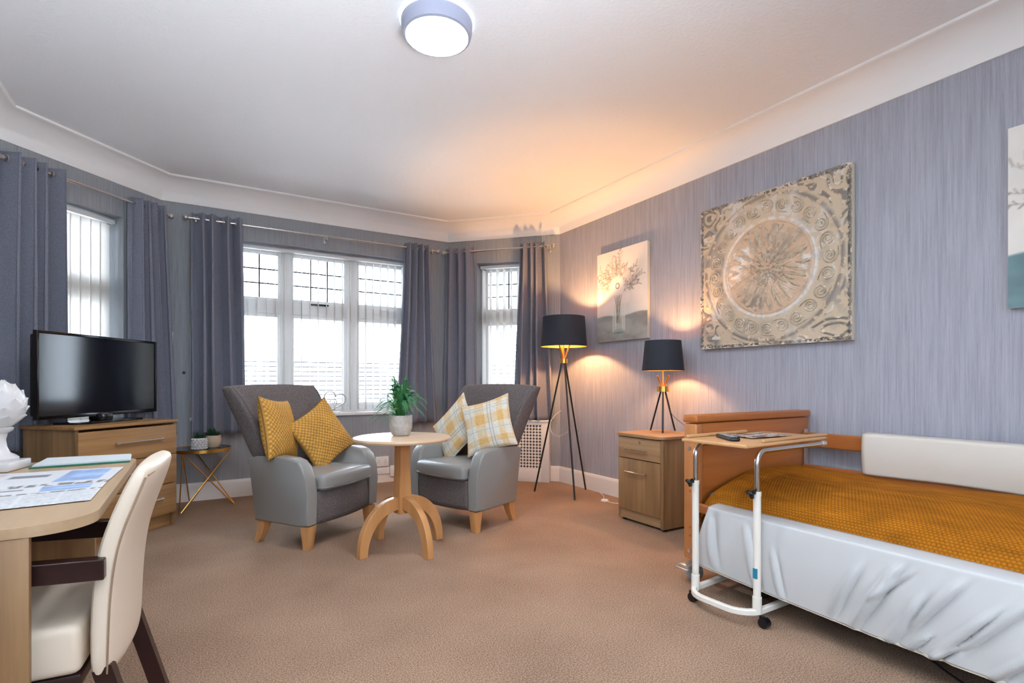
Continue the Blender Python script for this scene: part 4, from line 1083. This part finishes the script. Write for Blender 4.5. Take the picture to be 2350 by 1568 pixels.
# diagonal creases from the upper rail to the hem
Xo = np.zeros_like(Yw)
rs = np.random.RandomState(4)
for (yc, zc, ln, sl_, am, wd) in [(1.13, .26, .11, .45, .010, .012), (1.02, .27, .14, .55, .013, .014), (.93, .20, .13, .50, .011, .013), (.97, .33, .07, .9, .008, .010), (.84, .29, .12, .7, .010, .012), (.76, .22, .12, .75, .012, .012), (.68, .28, .12, .8, .010, .013), (.58, .23, .13, .85, .012, .012), (.50, .30, .09, .9, .008, .011), (.40, .22, .11, .9, .010, .014), (.28, .28, .1, .9, .009, .012), (1.55, .28, .14, -.22, .006, .014), (1.74, .3, .12, -.25, .008, .014), (1.42, .24, .1, -.2, .005, .012), (.80, .15, .05, 1, .012, .008), (.88, .15, .05, .8, .010, .007)]:
    s = (Z - zc); c = Yw - (yc - sl_ * s)
    Xo += -2.1 * am * np.exp(-(c / wd) ** 2) * np.exp(-(s / ln) ** 4) + 1.5 * am * np.exp(-((c + wd * 1.7) / wd) ** 2) * np.exp(-(s / ln) ** 4)
X = 2.262 - .014 * V - .012 * np.sin(pi * V) + Xo * np.clip(V * 6, 0, 1) * np.clip((1.08 - V) * 8, 0, 1) + .010 * (fnoise(Yw + 2, Z, 5, 12) - .5)
topx = np.linspace(0, 1, 8)[None, :] * np.ones((ny, 1))
Xt = 2.345 + (X[:, :1] - 2.345) * np.sin(topx * pi / 2); Zt = zt + .013 * np.cos(topx * pi / 2) - .003; Yt = np.repeat(Yw[:, :1], 8, 1)
P = np.concatenate([np.dstack([Xt, Yt, Zt])[:, :-1], np.dstack([X, Yb, Z])], 1)
bt = thing('bed_bumper', 'creased white padded cover over the lowered near side rail of the bed', 'bed bumper')
o = gridmesh('cover', P, M['bumper'], bt); md = o.modifiers.new('t', 'SOLIDIFY'); md.thickness = .006; md.offset = -1
bm = B(); tube(bm, [(X[i, -1], Yb[i, -1], Z[i, -1] - .002) for i in range(0, ny, 4)], .006, 6); obj('hem', bm, M['hem'], bt)

# far bumper
bt = thing('bed_bumper', 'smooth ivory padded bumper over the raised far side rail by the wall', 'bed bumper')
ny, nz = 80, 24
v = np.linspace(0, 1, nz); yy = np.linspace(0, 1, ny); Yp, V = np.meshgrid(yy, v, indexing='ij')
Yw = 1.572 + (BY0 + .03 - 1.572) * Yp; Z = .792 - .222 * V + .004 * np.sin(Yw * 7) * V; X = 3.318 - .012 * np.sin(pi * V) + .008 * (fnoise(Yw + 2, Z, 4, 3) - .5) + 0.012 * V
Xt = 3.385 + (X[:, :1] - 3.385) * np.sin(np.linspace(0, 1, 8)[None, :] * pi / 2); Zt = .792 + .008 * np.cos(np.linspace(0, 1, 8)[None, :] * pi / 2) * np.ones((ny, 1)); Yt = np.repeat(Yw[:, :1], 8, 1)
P = np.concatenate([np.dstack([Xt, Yt, Zt])[:, :-1], np.dstack([X, Yw, Z])], 1)
o = gridmesh('cover', P, M['bumper2'], bt); md = o.modifiers.new('t', 'SOLIDIFY'); md.thickness = .006; md.offset = -1
bm = B(); tube(bm, [(X[i, -1], Yw[i, -1], Z[i, -1]) for i in range(0, ny, 3)], .004, 6); obj('hem', bm, M['hem'], bt)

t = thing('power_cable', 'black cable looping on the carpet under the near edge of the bed', 'cable')
bm = B(); tube(bm, bez([(2.40, 1.0, .10), (2.33, .82, .05), (2.30, .62, .012), (2.34, .48, .008), (2.42, .40, .012), (2.50, .48, .02), (2.48, .62, .02)], 8), .005, 6); obj('flex', bm, M['black_plastic'], t)
bm = B(); box(bm, 2.36, 2.44, .60, .72, .002, .05, .008); obj('plug', bm, M['black_plastic'], t)

# ================================================================== OVERBED TABLE
t = thing('overbed_table', 'wheeled overbed table with beech top and cream tubular frame by the bed', 'overbed table', (2.17, 1.635, 0), 2.5)
def P2(x, y): return (x - 2.17, y - 1.635)
tw = M['beech']
M['tray'] = wood('tray_beech', (.74, .55, .36), (.83, .65, .46), 'x', .35, 14)
rbox('table_top', M['tray'], t, -.085, .63, -.165, .185, .803, .820, .006, 3)
rbox('lip', M['tray'], t, .06, .64, -.162, -.146, .8205, .836, .005, 3)
rbox('lip', M['tray'], t, -.055, .45, .166, .182, .8205, .836, .005, 3)
for y in (.165, -.165):
    yy_ = y * 1.0
    bm = B(); tube(bm, [(0, yy_, .07), (0, yy_, .60)], .0165, 14); obj('lower_post', bm, M['white_metal'], t)
    bm = B(); tube(bm, [(0, yy_, .055), (0, yy_, .13)], .020, 14); obj('post_sleeve', bm, M['white_metal'], t)
    bm = B(); tube(bm, [(0, yy_, .585), (0, yy_, .605)], .0185, 14); obj('clamp_collar', bm, M['white_metal'], t)
    bm = B(); tube(bm, [(0, yy_, .60), (0, yy_, .72)] + [(.055 - .055 * cos(radians(a)), yy_ * (1 + .0 * a), .73 + .055 * sin(radians(a))) for a in range(10, 91, 10)] + [(.35, yy_, .785), (.58, yy_, .785)], .0125, 14); obj('upper_tube', bm, M['chrome'], t)
    bm = B(); tube(bm, [(.57, yy_, .785), (.60, yy_, .785)], .015, 14); obj('end_cap', bm, M['steel'], t)
    bm = B(); e = Vector((-.0, yy_, .603)); tube(bm, [(-.014, yy_, .60), (-.04, yy_, .60)], .007, 8)
    for k in range(3):
        a = 2 * pi * k / 3 + .3; tube(bm, [(-.045, yy_, .60), (-.045, yy_ + .022 * cos(a), .60 + .022 * sin(a))], [.012, .008], 8)
    sphere(bm, (-.045, yy_, .60), .014, 2); obj('knob', bm, M['black_plastic'], t)
rbox('label_band', plain('teal_label', (.10, .50, .60), .4), t, -.0185, -.012, -.175, -.155, .215, .26, .0)
path = [(.62, .195), (.30, .178), (.06, .170)] + [(.0 + .0 - .11 * sin(radians(a)) + .03, .06 + .11 * cos(radians(a))) for a in range(10, 91, 16)] + [(-.08, .0)] + [(.03 - .11 * sin(radians(a)), -.06 - .11 * cos(radians(a))) for a in range(90, 9, -16)] + [(.06, -.170), (.30, -.178), (.62, -.195)]
bm = B(); tube(bm, [(x, y, .062) for x, y in path], .012, square=(.0125, .014)); o = obj('base_tube', bm, M['white_metal'], t, ang=50)
md = o.modifiers.new('b', 'BEVEL'); md.width = .005; md.segments = 2; md.limit_method = 'ANGLE'
for (x, y) in ((.005, -.185), (-.02, .175), (.60, -.19), (.60, .19)):
    bm = B(); tube(bm, [(x - .016, y - .012, .0225), (x + .016, y - .012, .0225)], .0225, 18); tube(bm, [(x, y, .03), (x, y, .05)], .012, 10); obj('castor', bm, M['black_plastic'], t)

t = thing('remote_control', 'black television remote control lying on the overbed table', 'remote control', (2.225, 1.66, .8215), -33)
bm = B(); box(bm, -.024, .024, -.10, .10, 0, .018, .007, 3); obj('body', bm, M['black_plastic'], t)
bm = B()
for i in range(9):
    for j in range(3): box(bm, -.016 + .012 * j, -.008 + .012 * j, -.085 + .019 * i, -.073 + .019 * i, .0175, .0200, .0008, 1)
obj('buttons', bm, M['grey_plastic'], t)['kind'] = 'stuff'
def magazine(U, V):
    c = np.ones(U.shape + (3,)) * np.array((.70, .66, .62))
    n = fnoise(U, V, 16, 3); c *= (.65 + .7 * n)[..., None]
    k = fnoise(U, V, 7, 8) > .58; c[k] = (.48, .30, .22); k = fnoise(U, V, 9, 11) > .62; c[k] = (.25, .27, .34); k = (np.abs(V - .5) < .03); c[k] = (.85, .85, .85)
    return lina(c)
paper('magazine', 'colourful printed magazine lying open on the overbed table', 'magazine', [(2.33, 1.60), (2.62, 1.575), (2.65, 1.75), (2.36, 1.775)], .8225, magazine, 60, 40, bumps=.006)

# ================================================================== HEART, PICTURES
t = thing('heart_ornament', 'silver wire double heart ornament standing on the window sill', 'ornament', (1.26, 5.715, .7795), -12)
def heart(s, cx, cz, n=44, rot=0.0, start=0.0, end=1.0):
    out = []
    for i in range(n + 1):
        a = 2 * pi * (start + (end - start) * i / n)
        x = 16 * sin(a) ** 3; z = 13 * cos(a) - 5 * cos(2 * a) - 2 * cos(3 * a) - cos(4 * a)
        x2 = x * cos(rot) - z * sin(rot); z2 = x * sin(rot) + z * cos(rot)
        out.append((cx + s * x2, 0, cz + s * z2))
    return out
bm = B(); tube(bm, heart(.0068, 0, .128, rot=-.25, start=.02, end=.98), .0055, 8); obj('large_heart', bm, M['steel'], t)
bm = B(); tube(bm, [(a, .006, b) for a, _, b in heart(.0040, -.035, .085, rot=.35)], .0045, 8); obj('small_heart', bm, M['steel'], t)
rbox('base', M['steel'], t, -.05, .06, -.025, .025, 0, .008, .002)

def stroke(img, U, V, asp, p, q, wd, c, al=1.0):
    px, py = p; qx, qy = q; dx, dy = (qx - px), (qy - py) * asp
    t_ = np.clip(((U - px) * dx + (V - py) * asp * dy) / (dx * dx + dy * dy + 1e-9), 0, 1)
    d = np.hypot(U - px - t_ * dx, (V - py) * asp - t_ * dy)
    a = np.clip(1.3 - d / wd, 0, 1)[..., None] * al
    img[:] = img * (1 - a) + np.array(c) * a
def blob(img, U, V, asp, c, rx, ry, col, al=1.0, soft=.25):
    d = np.hypot((U - c[0]) / rx, (V - c[1]) / ry); a = np.clip((1 - d) / soft, 0, 1)[..., None] * al
    img[:] = img * (1 - a) + np.array(col) * a
def painting(U, V, seed, teal, horizon):
    q = random.Random(seed); asp = 1.27
    img = np.ones(U.shape + (3,)) * np.array((.89, .87, .84)); img *= (.96 + .07 * fnoise(U, V, 5, seed))[..., None]
    lo = np.clip((horizon + .012 * np.sin(U * 9) - V) / .015, 0, 1)[..., None]
    n = fnoise(U, V * 2.5, 4, seed + 3)[..., None]; ground = np.array(teal) * (.80 + .42 * n)
    img = img * (1 - lo) + ground * lo
    # vase
    for (a, b) in ((.34, .57),):
        k = ((U > a) & (U < b) & (V > .10) & (V < .40))[..., None] * .45; img = img * (1 - k) + np.array((.80, .82, .78)) * k
        for x_ in (a, b, a + .05, b - .035): stroke(img, U, V, asp, (x_, .11), (x_ + .004, .42), .010, (.93, .92, .87), .7)
        blob(img, U, V, asp, ((a + b) / 2, .105), (b - a) / 2, .025, (.60, .66, .64), .9); blob(img, U, V, asp, ((a + b) / 2 - .0, .085), (b - a) / 2, .012, (.38, .44, .45), .6)
    for k in range(8): stroke(img, U, V, asp, (.45 + q.uniform(-.04, .04), q.uniform(.15, .22)), (.45 + q.uniform(-.09, .09), .50), .006, (.42, .42, .38), .7)
    # sprigs
    for k in range(26):
        a = radians(-80 + 160 * k / 25 + q.uniform(-6, 6)); L_ = q.uniform(.34, .56); x0, y0 = .46, .54
        dx, dy = sin(a) * L_ * .95, cos(a) * L_ * .8; g = q.uniform(.42, .68); c = (g + .06, g * .96 + .05, g * .90 + .04)
        stroke(img, U, V, asp, (x0 + dx * .35, y0 + dy * .35), (x0 + dx, y0 + dy), .005, c, .6)
        for j in range(7):
            u = .45 + .55 * j / 6; cx, cy = x0 + dx * u, y0 + dy * u; sa = a + q.choice((-1, 1)) * q.uniform(.5, 1.0); l = q.uniform(.03, .065)
            stroke(img, U, V, asp, (cx, cy), (cx + sin(sa) * l, cy + cos(sa) * l * .8), q.uniform(.006, .013), c, q.uniform(.5, .95))
    for k in range(14): blob(img, U, V, asp, (q.uniform(.22, .80), q.uniform(.50, .80)), q.uniform(.02, .05), q.uniform(.015, .035), (q.uniform(.45, .7),) * 3, .6, .6)
    blob(img, U, V, asp, (.42, .60), .18, .13, (.94, .92, .88), .98, .35); blob(img, U, V, asp, (.60, .46), .10, .08, (.92, .89, .87), .9, .4); blob(img, U, V, asp, (.62, .70), .09, .06, (.88, .86, .82), .8, .4)
    d = np.hypot((U - .43), (V - .60) * asp); k = (np.clip(1 - np.abs(d - .036) / .010, 0, 1))[..., None]; img = img * (1 - k) + np.array((.28, .22, .18)) * k
    return lina(img)
def flat_canvas(name, label, y0, y1, z0, z1, colf, th=.035, nx=110, nz=150):
    """hangs on the right wall; painted face towards -x ; y0 is the image-left (far) edge"""
    t = thing(name, label, 'wall art', (XR - th - .004, 0, 0))
    rbox('stretcher', M['canvas_edge'], t, .0015, th, min(y0, y1), max(y0, y1), z0, z1, .003)
    u = np.linspace(0, 1, nx); v = np.linspace(0, 1, nz); U, V = np.meshgrid(u, v, indexing='ij')
    P = np.dstack([np.zeros_like(U), y0 + (y1 - y0) * U, z0 + (z1 - z0) * V])
    gridmesh('painted_canvas', P, M['canvas_print'], t, colf(U, V)); return t
flat_canvas('canvas_painting', 'canvas of white flowers in a glass jar hanging behind the floor lamp', 4.055, 3.378, 1.492, 2.355, lambda U, V: painting(U, V, 3, (.60, .60, .58), .285))
flat_canvas('canvas_painting', 'pale flower canvas with a teal lower band cut off by the right edge', .965, .285, 1.461, 2.347, lambda U, V: painting(U, V, 8, (.42, .53, .55), .30))

# carved mandala panel
t = thing('relief_panel', 'large square distressed cream relief panel of rings, scrolls and petals', 'wall art', (XR - .044, 2.2415, 1.90), 0)
HY, HZ = .5585, .5435
rbox('panel_board', M['canvas_edge'], t, .006, .040, -HY, HY, -HZ, HZ, .003)
n = 340; g = np.linspace(-1, 1, n); U, V = np.meshgrid(g, g, indexing='ij')   # U: image-left(+y) -> right
yl = -U * HY; zl = V * HZ; R_ = np.hypot(yl, zl); TH = np.arctan2(zl, yl)
ring = lambda r0, w_: np.exp(-((R_ - r0) / w_) ** 2)
H = np.zeros_like(R_)
H += .007 * ring(.508, .010) + .006 * ring(.342, .011) + .004 * ring(.318, .004)
def petals(nn, r0, r1, ph, sharp=2.0):
    t_ = np.clip((R_ - r0) / (r1 - r0), 0, 1); wv = np.abs(np.cos(nn * (TH + ph) / 2)); env = np.sin(pi * t_) ** .5 * ((R_ > r0) & (R_ < r1))
    vein = .35 * np.cos(nn * 4 * TH + 60 * R_)
    return env * np.clip(wv - (.25 + .6 * t_), 0, 1) ** .5 * (1 + vein)
H += .009 * petals(8, .03, .10, 0) + .009 * petals(12, .07, .175, .2) + .009 * petals(16, .13, .25, 0) + .007 * petals(24, .19, .305, .1)
H += .005 * ((R_ > .12) & (R_ < .31)) * np.clip(fnoise(U + 2, V + 2, 26, 41, 2) * 2 - .9, 0, 1)
cn = np.clip((R_ - .53) / .02, 0, 1)
H += .008 * cn * np.clip(np.sin(fnoise(U + 2, V + 2, 3.5, 51, 2) * 34 + 5 * TH), 0, 1) ** .7
H += .005 * ((np.maximum(np.abs(U), np.abs(V)) > .965)) * (fnoise(U + 2, V + 2, 30, 7) > .4)
N1 = fnoise(U + 2, V + 2, 3.2, 61); N2 = fnoise(U + 2, V + 2, 14, 63); N3 = fnoise(U + 3, V + 3, 40, 64, 2)
c = np.ones(U.shape + (3,)) * np.array((.78, .71, .61)); inn = (R_ < .33)[..., None]; c = np.where(inn, np.array((.80, .69, .58)), c)
def mixc(mask, col):
    global c
    m_ = np.clip(mask, 0, 1)[..., None]; c = c * (1 - m_) + np.array(col) * m_
mixc(.75 * ring(.508, .014) * (N2 > .38), (.45, .43, .42)); mixc(.95 * ring(.342, .014) * np.clip(N2 * 2.2 - .4, 0, 1), (.90, .90, .90))
mixc((H > .002) * (R_ < .32) * (np.clip((N1 - .50) * 5, 0, 1)), (.90, .90, .89)); mixc((H > .002) * (R_ < .32) * np.clip((.46 - N1) * 5, 0, 1) * .7, (.50, .47, .43))
mixc(.4 * (R_ < .13) * (N3 > .52), (.40, .39, .38)); mixc(cn * (H > .003) * (N2 > .42) * .75, (.42, .41, .40)); mixc(cn * (H > .003) * (N2 < .36) * .6, (.84, .84, .83))
mixc((np.maximum(np.abs(U), np.abs(V)) > .955) * (np.maximum(np.abs(U), np.abs(V)) < .985) * (N3 > .5) * .8, (.30, .29, .29)); mixc(.35 * np.clip((N2 - .55) * 5, 0, 1), (.58, .56, .53))
mixc(.6 * (R_ > .36) * np.clip((N1 - .54) * 7, 0, 1) * (N2 > .4), (.55, .53, .51)); mixc(.55 * (R_ > .36) * np.clip((.42 - N1) * 8, 0, 1) * (N2 > .45), (.86, .85, .84))
P = np.dstack([-H + .0058, yl, zl]); gridmesh('carved_face', P, M['relief'], t, lina(c))
bm = B(); pts = []
for i in range(30):
    a = 2 * pi * 2.2 * i / 29; r = .047 - .040 * i / 29; pts.append((0, r * cos(a), r * sin(a)))
pts = [(0, .050, -.050), (0, .050, -.022)] + pts
tube(bm, pts, [.0025] * 2 + [.0058 - .0025 * i / 29 for i in range(30)], 6)
sm = bpy.data.meshes.new('scroll'); bm.to_mesh(sm); bm.free(); sm.polygons.foreach_set('use_smooth', [True] * len(sm.polygons))
for k in range(24):
    a = 2 * pi * k / 24; o = link('scroll', sm, M['scroll'], t); o.location = (.003, .427 * cos(a), .427 * sin(a)); o.rotation_euler = (a + (pi if k % 2 else 0), 0, 0)
bm = B(); L_ = .10; A = []
for i in range(9):
    u = i / 8; w_ = .016 * sin(pi * min(1, u * .9 + .08)) ; A.append([bm.verts.new((0, s_ * w_, L_ * u)) for s_ in (-1, 1)] + [bm.verts.new((-.008, 0, L_ * u))])
for i in range(8):
    bm.faces.new((A[i][0], A[i][2], A[i + 1][2], A[i + 1][0])); bm.faces.new((A[i][2], A[i][1], A[i + 1][1], A[i + 1][2]))
lm = bpy.data.meshes.new('petal'); bm.to_mesh(lm); bm.free()
for (nn, r0, s_, off) in ((12, .055, .8, 0), (16, .14, .95, .1), (20, .205, .95, 0)):
    for k in range(nn):
        a = 2 * pi * k / nn + off; o = link('petal', lm, M['scroll'], t); o.location = (.002, r0 * cos(a), r0 * sin(a)); o.rotation_euler = (a - pi / 2 + rnd.uniform(-.22, .22), 0, 0); o.scale = (1, s_ * rnd.uniform(.8, 1.3), s_ * rnd.uniform(.75, 1.1))
